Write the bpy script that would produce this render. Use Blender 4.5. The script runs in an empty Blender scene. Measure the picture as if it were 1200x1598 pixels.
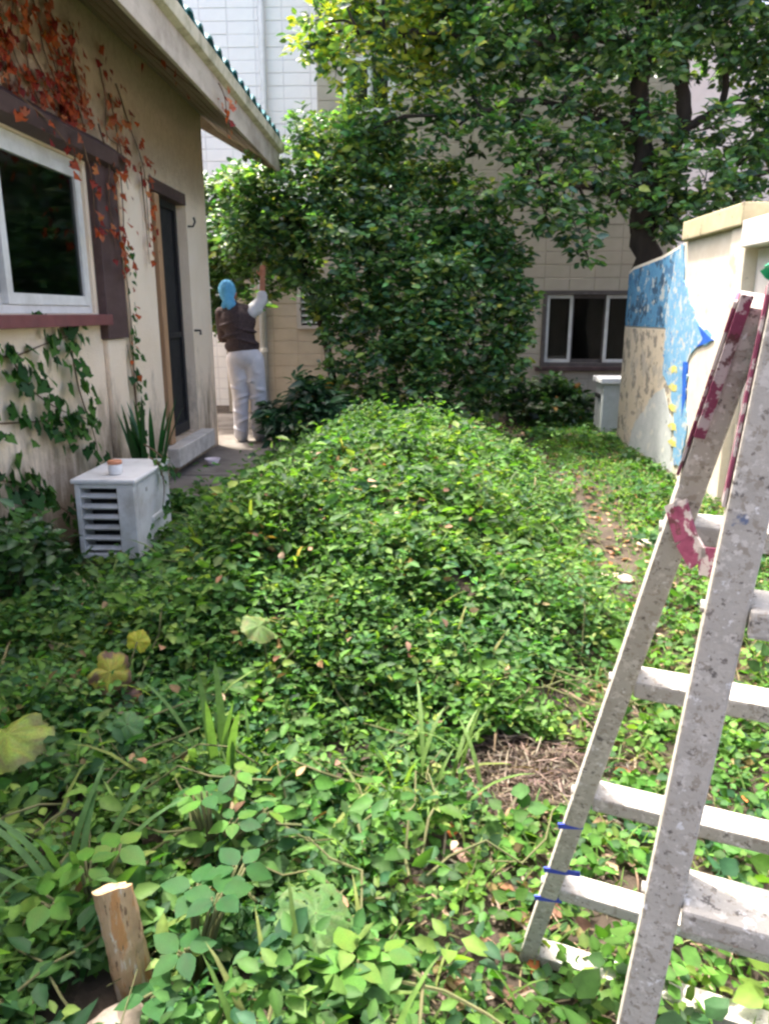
import bpy, bmesh, math, random
import numpy as np
from mathutils import Vector, Matrix
R = math.radians
random.seed(7); rng = np.random.default_rng(11)
scene = bpy.context.scene
C = scene.collection

# ------------------------------------------------------------------ camera, sky, sun, exposure
cam = bpy.data.objects.new('camera', bpy.data.cameras.new('camera'))
C.objects.link(cam); scene.camera = cam
cam.location = (0, 0, 1.42)
cam.rotation_euler = (R(90 - 14.7), 0, R(1.94))
cam.data.sensor_fit = 'VERTICAL'; cam.data.sensor_height = 32.0
cam.data.lens = 32.0 * 1180 / 1598
cam.data.clip_start = 0.02; cam.data.clip_end = 500

SUN_EL, SUN_AZ = 68.0, 320.0          # azimuth clockwise from +Y
w = bpy.data.worlds.new('World'); scene.world = w; w.use_nodes = True
nt = w.node_tree; bg = nt.nodes['Background']
sky = nt.nodes.new('ShaderNodeTexSky'); sky.sky_type = 'NISHITA'; sky.sun_disc = False
sky.sun_elevation = R(SUN_EL); sky.sun_rotation = R(SUN_AZ)
sky.air_density = 0.6; sky.dust_density = 7.0; sky.ozone_density = 0.4
nt.links.new(sky.outputs[0], bg.inputs[0]); bg.inputs[1].default_value = 0.15
sun = bpy.data.objects.new('sun', bpy.data.lights.new('sun', 'SUN')); C.objects.link(sun)
sun.data.energy = 2.0; sun.data.angle = R(2); sun.data.color = (1, 0.94, 0.84)
sd = Vector((math.sin(R(SUN_AZ)) * math.cos(R(SUN_EL)), math.cos(R(SUN_AZ)) * math.cos(R(SUN_EL)), math.sin(R(SUN_EL))))
sun.rotation_euler = sd.to_track_quat('Z', 'Y').to_euler()
vs = scene.view_settings
vs.view_transform = 'Standard'; vs.look = 'None'; vs.gamma = 1.0; vs.exposure = 2.55; vs.use_curve_mapping = False
scene.cycles.use_denoising = True
scene.cycles.max_bounces = 8; scene.cycles.transparent_max_bounces = 12
scene.cycles.filter_width = 2.6

# ------------------------------------------------------------------ helpers
def tag(o, label=None, cat=None, group=None, kind=None):
    if label: o['label'] = label
    if cat: o['category'] = cat
    if group: o['group'] = group
    if kind: o['kind'] = kind
    return o

def empty(name, loc=(0, 0, 0), label=None, cat=None, group=None):
    o = bpy.data.objects.new(name, None); C.objects.link(o); o.location = loc
    return tag(o, label, cat, group)

def link(name, me, m=None, parent=None):
    o = bpy.data.objects.new(name, me); C.objects.link(o)
    if m and not len(me.materials): me.materials.append(m)
    if parent:
        o.parent = parent
        p = parent; off = Vector((0, 0, 0))
        while p: off += p.location; p = p.parent
        o.location = -off                         # parts are written in world coordinates
    return o

class MB:
    def __init__(s): s.v = []; s.f = []
    def add(s, v, f):
        n = len(s.v); s.v += [tuple(a) for a in v]; s.f += [tuple(i + n for i in q) for q in f]
        return s
    def box(s, x0, x1, y0, y1, z0, z1):
        v = [(x0,y0,z0),(x1,y0,z0),(x1,y1,z0),(x0,y1,z0),(x0,y0,z1),(x1,y0,z1),(x1,y1,z1),(x0,y1,z1)]
        return s.add(v, [(0,3,2,1),(4,5,6,7),(0,1,5,4),(1,2,6,5),(2,3,7,6),(3,0,4,7)])
    def bar(s, p0, p1, wd, dp, side):
        """rectangular bar from p0 to p1; side = direction of the width"""
        p0, p1, side = Vector(p0), Vector(p1), Vector(side)
        a = (p1 - p0).normalized(); u = (side - a * side.dot(a)).normalized(); n = a.cross(u)
        v = []
        for p in (p0, p1):
            for su, sn in ((-1,-1),(1,-1),(1,1),(-1,1)): v.append(p + u * (su * wd / 2) + n * (sn * dp / 2))
        return s.add(v, [(0,3,2,1),(4,5,6,7),(0,1,5,4),(1,2,6,5),(2,3,7,6),(3,0,4,7)])
    def prism(s, pts, d):
        n = len(pts); d = Vector(d); v = [Vector(p) for p in pts] + [Vector(p) + d for p in pts]
        return s.add(v, [tuple(range(n))[::-1], tuple(range(n, 2 * n))] + [(i, (i+1) % n, n + (i+1) % n, n + i) for i in range(n)])
    def tube(s, pts, rad, seg=8, caps=True):
        pts = [Vector(p) for p in pts]; n = len(pts)
        if not hasattr(rad, '__len__'): rad = [rad] * n
        t0 = (pts[1] - pts[0]).normalized(); u = t0.orthogonal().normalized(); v = []
        for i in range(n):
            t = (pts[min(i+1, n-1)] - pts[max(i-1, 0)]).normalized()
            u = (u - t * u.dot(t)).normalized(); b = t.cross(u)
            for k in range(seg):
                a = 2 * math.pi * k / seg; v.append(pts[i] + (u * math.cos(a) + b * math.sin(a)) * rad[i])
        f = [(i*seg+k, i*seg+(k+1) % seg, (i+1)*seg+(k+1) % seg, (i+1)*seg+k) for i in range(n-1) for k in range(seg)]
        if caps: f += [tuple(range(seg))[::-1], tuple((n-1)*seg+k for k in range(seg))]
        return s.add(v, f)
    def lathe(s, c, prof, seg=20):
        v = []; f = []; n = len(prof)
        for (r, z) in prof:
            for k in range(seg):
                a = 2*math.pi*k/seg; v.append((c[0]+r*math.cos(a), c[1]+r*math.sin(a), c[2]+z))
        f = [(i*seg+k, i*seg+(k+1) % seg, (i+1)*seg+(k+1) % seg, (i+1)*seg+k) for i in range(n-1) for k in range(seg)]
        f += [tuple(range(seg))[::-1], tuple((n-1)*seg+k for k in range(seg))]
        return s.add(v, f)
    def mesh(s, name, smooth=False):
        me = bpy.data.meshes.new(name); me.from_pydata(s.v, [], s.f); me.update()
        if smooth:
            for p in me.polygons: p.use_smooth = True
        return me
    def build(s, name, m, parent=None, bevel=0, smooth=False, jitter=0):
        if jitter: s.v = [tuple(c + random.uniform(-jitter, jitter) for c in v) for v in s.v]
        me = s.mesh(name, smooth)
        if bevel:
            bm = bmesh.new(); bm.from_mesh(me)
            bmesh.ops.remove_doubles(bm, verts=bm.verts, dist=1e-5)
            es = [e for e in bm.edges if len(e.link_faces) == 2 and e.calc_face_angle(0) > 0.5]
            bmesh.ops.bevel(bm, geom=es, offset=bevel, segments=2, profile=.6, affect='EDGES')
            bm.to_mesh(me); bm.free()
        return link(name, me, m, parent)

# ------------------------------------------------------------------ materials
def newmat(name):
    m = bpy.data.materials.new(name); m.use_nodes = True
    n = m.node_tree.nodes; return m, n, m.node_tree.links, n['Principled BSDF']
def nd(n, t, **k):
    o = n.new(t)
    for a, b in k.items(): setattr(o, a, b)
    return o
def noise(n, l, scale, detail=6, rough=.6, stretch=None, coord='Object', dist=0):
    tc = nd(n, 'ShaderNodeTexCoord'); mp = nd(n, 'ShaderNodeMapping')
    if stretch: mp.inputs['Scale'].default_value = stretch
    l.new(tc.outputs[coord], mp.inputs[0])
    t = nd(n, 'ShaderNodeTexNoise'); t.inputs['Scale'].default_value = scale
    t.inputs['Detail'].default_value = detail; t.inputs['Roughness'].default_value = rough
    t.inputs['Distortion'].default_value = dist
    l.new(mp.outputs[0], t.inputs['Vector']); return t
def ramp(n, l, src, stops):
    r = nd(n, 'ShaderNodeValToRGB'); e = r.color_ramp.elements
    while len(e) < len(stops): e.new(.5)
    for i, (p, c) in enumerate(stops):
        e[i].position = p; e[i].color = (*c, 1) if len(c) == 3 else c
    l.new(src, r.inputs[0]); return r
def mix(n, l, fac, a, b, mode='MIX'):
    x = nd(n, 'ShaderNodeMix', data_type='RGBA', blend_type=mode)
    for s, v in ((0, fac), (6, a), (7, b)):
        if hasattr(v, 'default_value') or hasattr(v, 'is_linked'): l.new(v, x.inputs[s])
        else: x.inputs[s].default_value = v if s == 0 else (*v, 1)
    return x.outputs[2]
def bump(n, l, b, src, strength=.4, dist=.01):
    u = nd(n, 'ShaderNodeBump'); u.inputs['Strength'].default_value = strength; u.inputs['Distance'].default_value = dist
    l.new(src, u.inputs['Height']); l.new(u.outputs[0], b.inputs['Normal']); return u
def surf(name, c1, c2, scale=6, rough=.8, bstr=.3, bdist=.005, stretch=None, dirt=None, dirt_scale=1.5, dirt_amt=.5, fine=60, spec=.3, metal=0):
    m, n, l, b = newmat(name)
    t = noise(n, l, scale, 8, .65, stretch)
    col = ramp(n, l, t.outputs[0], [(.3, c1), (.7, c2)]).outputs[0]
    if dirt:
        d = noise(n, l, dirt_scale, 10, .7)
        r = ramp(n, l, d.outputs[0], [(.48, (0, 0, 0)), (.72, (dirt_amt,) * 3)])
        col = mix(n, l, r.outputs[0], col, dirt)
    l.new(col, b.inputs['Base Color']); b.inputs['Roughness'].default_value = rough
    b.inputs['Specular IOR Level'].default_value = spec; b.inputs['Metallic'].default_value = metal
    t2 = noise(n, l, fine, 6, .7, stretch); bump(n, l, b, t2.outputs[0], bstr, bdist)
    return m
def leafmat(name, trans=.3, rough=.42, spec=.5):
    m, n, l, b = newmat(name)
    a = nd(n, 'ShaderNodeAttribute', attribute_name='Col')
    t = noise(n, l, 35, 3, .6)
    v = ramp(n, l, t.outputs[0], [(.3, (.72, .72, .72)), (.75, (1.2, 1.2, 1.2))])
    col = mix(n, l, 1.0, a.outputs[0], v.outputs[0], 'MULTIPLY')
    l.new(col, b.inputs['Base Color']); b.inputs['Roughness'].default_value = rough; b.inputs['Specular IOR Level'].default_value = spec
    bump(n, l, b, t.outputs[0], .25, .004)
    tr = nd(n, 'ShaderNodeBsdfTranslucent')
    tc = mix(n, l, 1.0, col, (1.5, 1.6, .55), 'MULTIPLY'); l.new(tc, tr.inputs[0])
    ms = nd(n, 'ShaderNodeMixShader'); ms.inputs[0].default_value = trans
    l.new(b.outputs[0], ms.inputs[1]); l.new(tr.outputs[0], ms.inputs[2])
    l.new(ms.outputs[0], n['Material Output'].inputs[0]); return m

M = {}
M['leaf'] = leafmat('leaf_weeds', .40, .55, .2)
M['leaf_gloss'] = leafmat('leaf_glossy', .32, .38, .5)
M['leaf_dry'] = leafmat('leaf_dry', .15, .8, .15)
M['bark'] = surf('bark', (.02, .016, .013), (.055, .043, .034), 8, .95, .8, .02, (1, 1, .25))
M['stem'] = surf('stem', (.07, .09, .03), (.12, .11, .05), 20, .8)
M['vine_stem'] = surf('vine_stem', (.10, .06, .04), (.2, .12, .07), 20, .9)
M['block'] = surf('beige_block', (.40, .35, .275), (.48, .425, .345), 3, .85, .35, .004, dirt=(.25, .22, .18), dirt_scale=.8, dirt_amt=.45, fine=90)
M['mortar'] = surf('mortar', (.33, .29, .23), (.40, .355, .29), 12, .95)
M['white_block'] = surf('white_block', (.80, .80, .77), (.86, .86, .82), 3, .55, .15, .003, dirt=(.55, .55, .53), dirt_scale=.6, dirt_amt=.4)
M['white_mortar'] = surf('white_mortar', (.60, .60, .59), (.70, .70, .69), 12, .95)
M['pink_plaster'] = surf('pink_plaster', (.82, .72, .63), (.87, .78, .70), 2, .9, dirt=(.6, .52, .46))
M['alu'] = surf('painted_aluminium', (.62, .61, .57), (.74, .73, .69), 10, .45, .1, .002, dirt=(.35, .32, .27), dirt_scale=3, dirt_amt=.5)
M['dark_frame'] = surf('dark_frame', (.07, .06, .055), (.13, .11, .1), 10, .6)
M['brown_trim'] = surf('brown_trim', (.055, .032, .03), (.10, .06, .055), 8, .65, .3, .004, (1, .2, 1), dirt=(.16, .11, .1), dirt_scale=4)
M['maroon'] = surf('maroon_sill', (.14, .045, .045), (.2, .075, .07), 8, .6, dirt=(.1, .06, .055), dirt_scale=5)
M['fascia'] = surf('weathered_fascia', (.40, .35, .28), (.54, .48, .40), 3, .85, .4, .005, (2.5, .35, 2.5), dirt=(.16, .12, .09), dirt_scale=2.5, dirt_amt=.7)
M['soffit'] = surf('soffit_boards', (.27, .21, .155), (.37, .29, .22), 4, .9, .4, .005, (1, .3, 1), dirt=(.12, .09, .07), dirt_scale=2)
M['gutter'] = surf('mossy_gutter', (.42, .4, .28), (.6, .56, .44), 7, .9, .6, .01, dirt=(.10, .10, .05), dirt_scale=6, dirt_amt=.9)
M['tile'] = surf('teal_tile', (.012, .10, .13), (.04, .22, .25), 6, .4, .2, .004, dirt=(.05, .09, .09), dirt_scale=4, spec=.5)
M['tan_wood'] = surf('tan_wood', (.32, .18, .09), (.45, .28, .16), 6, .7, .3, .003, (3, 3, .2))
M['screen'] = surf('dark_screen', (.012, .012, .013), (.03, .028, .027), 12, .7)
M['concrete'] = surf('old_concrete', (.13, .115, .10), (.23, .205, .18), 4, .95, .5, .006, dirt=(.06, .05, .04), dirt_scale=2.2, dirt_amt=.9)
M['pale_concrete'] = surf('pale_concrete', (.5, .46, .41), (.62, .58, .53), 5, .9, .4, .004, dirt=(.2, .17, .14), dirt_scale=3.5, dirt_amt=.8)
M['ac'] = surf('ac_white', (.6, .6, .58), (.72, .71, .69), 5, .5, .08, .002, dirt=(.3, .26, .2), dirt_scale=4, dirt_amt=.7)
M['black'] = surf('dark_void', (.012, .012, .012), (.02, .02, .02), 5, .9)
M['black_plastic'] = surf('black_plastic', (.012, .012, .014), (.03, .03, .032), 9, .5)
M['grey_plastic'] = surf('grey_plastic', (.4, .43, .42), (.5, .53, .52), 5, .6, dirt=(.25, .25, .22), dirt_scale=4)
M['white_plastic'] = surf('white_plastic', (.7, .7, .7), (.78, .78, .78), 5, .5)
M['post'] = surf('grey_post', (.36, .34, .32), (.48, .45, .42), 8, .9)
M['stone'] = surf('pale_stone', (.42, .34, .27), (.6, .5, .42), 9, .9, .7, .01, dirt=(.15, .11, .08), dirt_scale=10, dirt_amt=.8)
M['straw'] = surf('straw', (.17, .125, .085), (.30, .23, .165), 18, .95)
M['blue_scarf'] = surf('blue_scarf', (.07, .30, .52), (.15, .42, .63), 16, .85, 1.0, .03, (1, 1, .5), fine=22)
M['skin'] = surf('skin', (.26, .10, .05), (.33, .14, .075), 15, .55)
M['vest'] = surf('brown_vest', (.02, .014, .015), (.075, .05, .048), 55, .9, .6, .01)
M['trousers'] = surf('pale_trousers', (.44, .43, .45), (.58, .57, .58), 6, .9, .8, .02, fine=14)
M['sleeve'] = surf('white_sleeve', (.42, .41, .4), (.52, .51, .5), 8, .9, .6, .015, fine=16)
M['shoe'] = surf('pale_shoe', (.4, .38, .35), (.5, .48, .45), 8, .8)
M['green_cloth'] = surf('green_cloth', (.01, .3, .14), (.02, .42, .2), 10, .7)
M['purple'] = None

def glass_mat(name, tint, alpha):
    m, n, l, b = newmat(name)
    g = nd(n, 'ShaderNodeBsdfGlossy'); g.inputs[0].default_value = (.8, .85, .88, 1); g.inputs['Roughness'].default_value = .06
    t = nd(n, 'ShaderNodeBsdfTransparent'); t.inputs[0].default_value = (*tint, 1)
    f = nd(n, 'ShaderNodeFresnel'); f.inputs[0].default_value = 1.5
    a = nd(n, 'ShaderNodeMath', operation='ADD'); a.inputs[1].default_value = alpha; l.new(f.outputs[0], a.inputs[0])
    x = nd(n, 'ShaderNodeMixShader'); l.new(a.outputs[0], x.inputs[0]); l.new(t.outputs[0], x.inputs[1]); l.new(g.outputs[0], x.inputs[2])
    l.new(x.outputs[0], n['Material Output'].inputs[0]); return m
M['glass'] = glass_mat('window_glass', (.45, .47, .46), .0)
M['curtain'] = surf('dark_curtain', (.07, .068, .062), (.17, .16, .145), 6, .95, .4, .02, (1, 6, .3))
M['pale_curtain'] = surf('pale_curtain', (.4, .4, .37), (.5, .5, .46), 6, .95, .4, .02, (1, 6, .3))

def stucco_mat():
    m, n, l, b = newmat('house_stucco')
    big = noise(n, l, 1.2, 8, .65); ridg = noise(n, l, 20, 6, .7, (1, 1, .6), dist=1.6); fine = noise(n, l, 90, 5, .6)
    sep = nd(n, 'ShaderNodeSeparateXYZ'); tc = nd(n, 'ShaderNodeTexCoord'); l.new(tc.outputs['Object'], sep.inputs[0])
    # coarse relief and deeper ochre above the door head, smoother and pinker below it
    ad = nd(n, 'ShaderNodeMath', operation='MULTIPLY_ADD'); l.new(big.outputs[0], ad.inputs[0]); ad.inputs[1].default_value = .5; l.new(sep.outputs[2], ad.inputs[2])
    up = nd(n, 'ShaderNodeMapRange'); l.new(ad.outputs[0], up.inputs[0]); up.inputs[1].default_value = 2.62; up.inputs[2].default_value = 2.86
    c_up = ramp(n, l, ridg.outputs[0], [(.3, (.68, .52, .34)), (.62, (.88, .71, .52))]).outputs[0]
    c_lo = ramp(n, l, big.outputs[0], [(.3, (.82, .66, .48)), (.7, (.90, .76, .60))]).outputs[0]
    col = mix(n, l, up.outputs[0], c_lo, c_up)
    # splash stains with ragged tops near the ground
    st = noise(n, l, 3.2, 10, .75, (1, 1, .35))
    lo = nd(n, 'ShaderNodeMapRange'); l.new(sep.outputs[2], lo.inputs[0]); lo.inputs[1].default_value = 1.5; lo.inputs[2].default_value = 0
    lo.inputs[3].default_value = -.12; lo.inputs[4].default_value = .28
    s2 = nd(n, 'ShaderNodeMath', operation='ADD'); l.new(st.outputs[0], s2.inputs[0]); l.new(lo.outputs[0], s2.inputs[1])
    sr = ramp(n, l, s2.outputs[0], [(.55, (0, 0, 0)), (.78, (.85, .85, .85))])
    col = mix(n, l, sr.outputs[0], col, (.20, .14, .085))
    dr = noise(n, l, 5, 8, .7, (1, 1, .12)); d2 = ramp(n, l, dr.outputs[0], [(.58, (0, 0, 0)), (.85, (.3, .3, .3))])
    col = mix(n, l, d2.outputs[0], col, (.33, .26, .19))
    l.new(col, b.inputs['Base Color']); b.inputs['Roughness'].default_value = .95; b.inputs['Specular IOR Level'].default_value = .1
    am = nd(n, 'ShaderNodeMath', operation='MULTIPLY_ADD'); l.new(up.outputs[0], am.inputs[0]); am.inputs[1].default_value = .85; am.inputs[2].default_value = .1
    h = nd(n, 'ShaderNodeMath', operation='MULTIPLY'); l.new(ridg.outputs[0], h.inputs[0]); l.new(am.outputs[0], h.inputs[1])
    h2 = nd(n, 'ShaderNodeMath', operation='MULTIPLY_ADD'); l.new(fine.outputs[0], h2.inputs[0]); h2.inputs[1].default_value = .08; l.new(h.outputs[0], h2.inputs[2])
    bump(n, l, b, h2.outputs[0], 1.0, .11)
    return m
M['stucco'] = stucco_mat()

def paint_mat(name, base1, base2, spots, bg_rough=.7, stretch=None, sc=1.0):
    """worn paint with scattered splashes, and painted dapple on the mural; spots = [(colour, scale, threshold)]"""
    m, n, l, b = newmat(name)
    t = noise(n, l, 7 * sc, 8, .7, stretch)
    col = ramp(n, l, t.outputs[0], [(.32, base1), (.68, base2)]).outputs[0]
    for i, (c, s, th) in enumerate(spots):
        tc = nd(n, 'ShaderNodeTexCoord'); mp = nd(n, 'ShaderNodeMapping'); mp.inputs['Location'].default_value = (i * 3.7, i * 1.9, i * 5.3)
        if stretch: mp.inputs['Scale'].default_value = stretch
        l.new(tc.outputs['Object'], mp.inputs[0])
        q = nd(n, 'ShaderNodeTexNoise'); q.inputs['Scale'].default_value = s; q.inputs['Detail'].default_value = 5; q.inputs['Roughness'].default_value = .65
        l.new(mp.outputs[0], q.inputs['Vector'])
        r = ramp(n, l, q.outputs[0], [(th, (0, 0, 0)), (th + .035, (.9, .9, .9))])
        col = mix(n, l, r.outputs[0], col, c)
    l.new(col, b.inputs['Base Color']); b.inputs['Roughness'].default_value = bg_rough
    f = noise(n, l, 45, 6, .7, stretch); bump(n, l, b, f.outputs[0], .5, .004); return m
M['ladder'] = paint_mat('paint_splashed_wood', (.36, .34, .295), (.50, .475, .42),
    [((.30, .27, .22), 70, .56), ((.56, .535, .48), 60, .56), ((.17, .15, .13), 90, .62), ((.10, .30, .22), 22, .72), ((.42, .13, .12), 26, .70), ((.08, .14, .34), 24, .715), ((.36, .12, .09), 16, .68), ((.10, .14, .24), 13, .68), ((.10, .09, .08), 55, .62), ((.7, .7, .68), 45, .62)], .75)
M['purple'] = paint_mat('flaking_maroon_paint', (.17, .03, .07), (.27, .06, .12), [((.5, .46, .44), 30, .50), ((.09, .03, .03), 34, .60)], .7)
M['blue_tape'] = surf('blue_tape', (.03, .05, .3), (.06, .09, .42), 20, .5)
M['shed_wall'] = paint_mat('cream_shed_render', (.58, .505, .39), (.68, .615, .50), [((.42, .36, .27), 3, .62), ((.30, .27, .22), 11, .69)], .9)
M['mural_blue_dapple'] = paint_mat('mural_blue_dapple_paint', (.04, .17, .32), (.10, .27, .42), [((.015, .045, .09), 7, .53), ((.42, .45, .42), 9, .58), ((.03, .10, .2), 4, .58)], .75)  # pale spots paint dapples of sunlight into the blue
M['mural_bright'] = paint_mat('mural_bright_blue', (.08, .25, .43), (.20, .38, .52), [((.42, .45, .44), 9, .54), ((.03, .13, .36), 6, .60), ((.46, .42, .34), 17, .58)], .8)
M['mural_cream_dapple'] = paint_mat('mural_cream_dapple_paint', (.50, .43, .31), (.60, .52, .39), [((.20, .18, .15), 6, .54), ((.42, .38, .31), 3, .56), ((.2, .18, .16), 14, .64)], .85)  # dark spots paint dappled leaf shade into the cream
M['mural_grey'] = paint_mat('mural_grey_paint', (.36, .39, .38), (.50, .52, .50), [((.58, .57, .5), 5, .58), ((.2, .22, .22), 9, .64)], .85)
M['mural_deep'] = paint_mat('mural_deep_blue', (.01, .07, .38), (.02, .13, .52), [((.04, .3, .6), 9, .66)], .6)
M['mural_yellow'] = paint_mat('mural_yellow', (.46, .43, .07), (.54, .5, .14), [((.42, .42, .36), 18, .54)], .7)
M['cap'] = paint_mat('ochre_coping', (.38, .32, .19), (.50, .43, .27), [((.16, .13, .08), 8, .62)], .9)
M['white_lintel'] = paint_mat('white_lintel', (.58, .545, .50), (.70, .665, .62), [((.3, .27, .25), 6, .64)], .8)
M['log'] = paint_mat('peeled_wood', (.36, .22, .11), (.52, .37, .22), [((.58, .50, .40), 14, .58), ((.13, .07, .035), 22, .58), ((.45, .21, .07), 12, .58), ((.08, .05, .03), 50, .64)], .8, (2.5, 2.5, .5))

def soil_mat():
    m, n, l, b = newmat('soil')
    a = noise(n, l, 2.5, 10, .7); c = noise(n, l, 40, 8, .75)
    c1 = ramp(n, l, a.outputs[0], [(.3, (.035, .026, .018)), (.7, (.085, .062, .043))]).outputs[0]
    r = ramp(n, l, c.outputs[0], [(.55, (0, 0, 0)), (.7, (.7, .7, .7))])
    col = mix(n, l, r.outputs[0], c1, (.15, .115, .08)); l.new(col, b.inputs['Base Color']); b.inputs['Roughness'].default_value = 1
    bump(n, l, b, c.outputs[0], .9, .02); return m
M['soil'] = soil_mat()

# ------------------------------------------------------------------ ground
def smooth(a, b, x):
    t = np.clip((x - a) / (b - a), 0, 1); return t * t * (3 - 2 * t)
def wob(x, y, s, p=0.0):
    return (np.sin(x*s*1.3+y*s*.7+p)+np.sin(-x*s*.8+y*s*1.5+1.7+p)+np.sin(x*s*2.1-y*s*1.1+3.1+p)+np.sin(x*s*.5+y*s*2.3+.4+p)) / 4
XB = np.array([[-3, .0], [1.2, .05], [2.0, .12], [2.5, .5], [3.0, .72], [4, .92], [6.3, 1.08], [9, .95], [14, .9]])
def xb(y): return np.interp(y, XB[:, 0], XB[:, 1])
def gh(x, y):
    x, y = np.asarray(x, float), np.asarray(y, float)
    lft = np.interp(y, [2, 3, 4.5, 6, 8], [-1.5, -1.45, -1.35, -1.15, -1.0])
    m = smooth(2.35, 3.3, y + .25*wob(x, y, 2.2, 2))*smooth(8.6, 6.4, y)*smooth(lft - .1, lft + .75, x)*smooth(xb(y) + .2, xb(y) - .9, x)*(.40 + .09*wob(x, y, 1.7, 1))
    und = .025*wob(x, y, 2.2) + .012*wob(x, y, 6, 2)
    inm = smooth(.25, -.1, x - xb(y))*smooth(8.8, 8.0, y)
    und = und + inm*(.07*wob(x, y, 3.6, 5) + .045*wob(x, y, 8.5, 3))
    path = 1 - smooth(5.0, 5.6, y) * (1 - smooth(-1.45, -1.2, x))
    near_house = smooth(-2.15, -1.6, x)
    k = smooth(13, 11, np.hypot(x, y - 4))
    return (m * near_house + und * .8) * path * k - .03 * (1 - path)
def nonuni(a, b, st, far):
    c = np.arange(a, b + st/2, st); g = []; v = st
    e = 0
    while e < far: v *= 1.6; e += v; g.append(e)
    g = np.array(g); return np.concatenate([(a - g)[::-1], c, b + g])
gx = nonuni(-3, 4, .07, 90); gy = nonuni(-.5, 11, .08, 90)
X, Y = np.meshgrid(gx, gy); Z = gh(X, Y)
nv = X.size; nxx = len(gx)
idx = np.arange(nv).reshape(X.shape)
q = np.stack([idx[:-1, :-1], idx[:-1, 1:], idx[1:, 1:], idx[1:, :-1]], -1).reshape(-1, 4)
me = bpy.data.meshes.new('ground'); me.from_pydata(np.stack([X, Y, Z], -1).reshape(-1, 3).tolist(), [], q.tolist()); me.update()
for p in me.polygons: p.use_smooth = True
tag(link('ground', me, M['soil']), kind='structure')
pm = MB()
for i, (y0, y1) in enumerate(((5.25, 6.6), (6.615, 8.0), (8.015, 9.4), (9.415, 10.9))):
    o = MB().box(-2.13 if y1 < 8.2 else -3.4, -1.30 + .03*math.sin(i*2), y0, y1, -.2, .012 + .006*(i % 2)).build('concrete_path', M['concrete'], bevel=.012)
    tag(o, kind='structure')

# ------------------------------------------------------------------ walls with openings
def cells(mb, u0, u1, z0, z1, holes, put):
    us = sorted({u0, u1, *[h[0] for h in holes], *[h[1] for h in holes]}); us = [u for u in us if u0 <= u <= u1]
    for a, b in zip(us, us[1:]):
        hs = sorted([(h[2], h[3]) for h in holes if h[0] <= a + 1e-6 and h[1] >= b - 1e-6]); z = z0
        for (c, d) in hs:
            if c > z: put(mb, a, b, z, c)
            z = d
        if z < z1: put(mb, a, b, z, z1)

# ------------------------------------------------------------------ house
WX = -2.12; HY = 8.25
house = empty('house', (WX, HY, 0), 'single storey cream stucco house with teal tiled eave and brown window hood', 'house')
WIN = (3.0, 5.20, 1.42, 2.36); DOOR = (6.50, 7.52, .29, 2.50)
mb = MB()
cells(mb, -2.5, HY, -.2, 3.42, [WIN, DOOR], lambda m, a, b, c, d: m.box(WX-.2, WX, a, b, c, d))
bm_me = mb.mesh('wall'); bm = bmesh.new(); bm.from_mesh(bm_me); bmesh.ops.remove_doubles(bm, verts=bm.verts, dist=1e-5); bm.to_mesh(bm_me); bm.free()
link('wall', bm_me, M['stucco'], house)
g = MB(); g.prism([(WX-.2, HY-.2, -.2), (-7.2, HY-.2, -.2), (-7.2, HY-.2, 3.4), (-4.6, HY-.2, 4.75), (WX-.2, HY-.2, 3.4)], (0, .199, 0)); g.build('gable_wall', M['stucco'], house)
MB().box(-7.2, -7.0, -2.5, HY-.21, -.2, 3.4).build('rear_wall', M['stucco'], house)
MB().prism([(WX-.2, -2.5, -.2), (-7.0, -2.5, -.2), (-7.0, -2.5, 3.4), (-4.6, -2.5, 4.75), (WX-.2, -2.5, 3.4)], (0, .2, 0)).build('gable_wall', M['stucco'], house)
MB().box(-6.9, WX-.21, -2.2, HY-.25, .2, .28).build('floor', M['concrete'], house)
# roof: sloping slab, soffit, fascia, gutter, tiles
FX = -1.47; RS = .54
def rz(x): return 3.20 + (FX - x) * RS
roof = MB().prism([(FX-.02, -2.9, rz(FX-.02)-.02), (-4.6, -2.9, rz(-4.6)-.02), (-4.6, -2.9, rz(-4.6)+.06), (FX-.02, -2.9, rz(FX-.02)+.05)], (0, 11.95, 0)).build('roof', M['soffit'], house)
MB().prism([(-4.6, -2.9, rz(-4.6)-.02), (-7.75, -2.9, rz(FX)-.02), (-7.75, -2.9, rz(FX)+.06), (-4.6, -2.9, rz(-4.6)+.06)], (0, 11.95, 0)).build('far_slope', M['soffit'], roof)
# soffit boards, each running along the eave
n_s = 5
for i in range(n_s):
    xa = WX + (FX-.03-WX)*i/n_s + .004; xc = WX + (FX-.03-WX)*(i+1)/n_s - .004
    za = 3.34 - .36*i/n_s; zc = 3.34 - .36*(i+1)/n_s
    MB().prism([(xa, -2.85, za), (xc, -2.85, zc), (xc, -2.85, zc+.02), (xa, -2.85, za+.02)], (0, 11.8, 0)).build('soffit_board', M['soffit'], roof)
MB().box(FX-.03, FX, -2.88, 9.02, 2.93, 3.15).build('fascia_board', M['fascia'], roof, bevel=.004)
MB().prism([(FX-.03, 9.02, 2.93), (FX, 9.02, 2.93), (FX, 9.02, 3.15), (-4.6, 9.02, rz(-4.6)-.02), (-4.6, 9.02, rz(-4.6)-.24)], (0, .03, 0)).build('barge_board', M['fascia'], roof)
MB().prism([(FX+.002, -2.88, 3.13), (FX+.05, -2.88, 3.145), (FX+.06, -2.88, 3.23), (FX-.04, -2.88, 3.25), (FX-.04, -2.88, 3.16)], (0, 11.96, 0)).build('gutter', M['gutter'], roof, bevel=.006)
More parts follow.
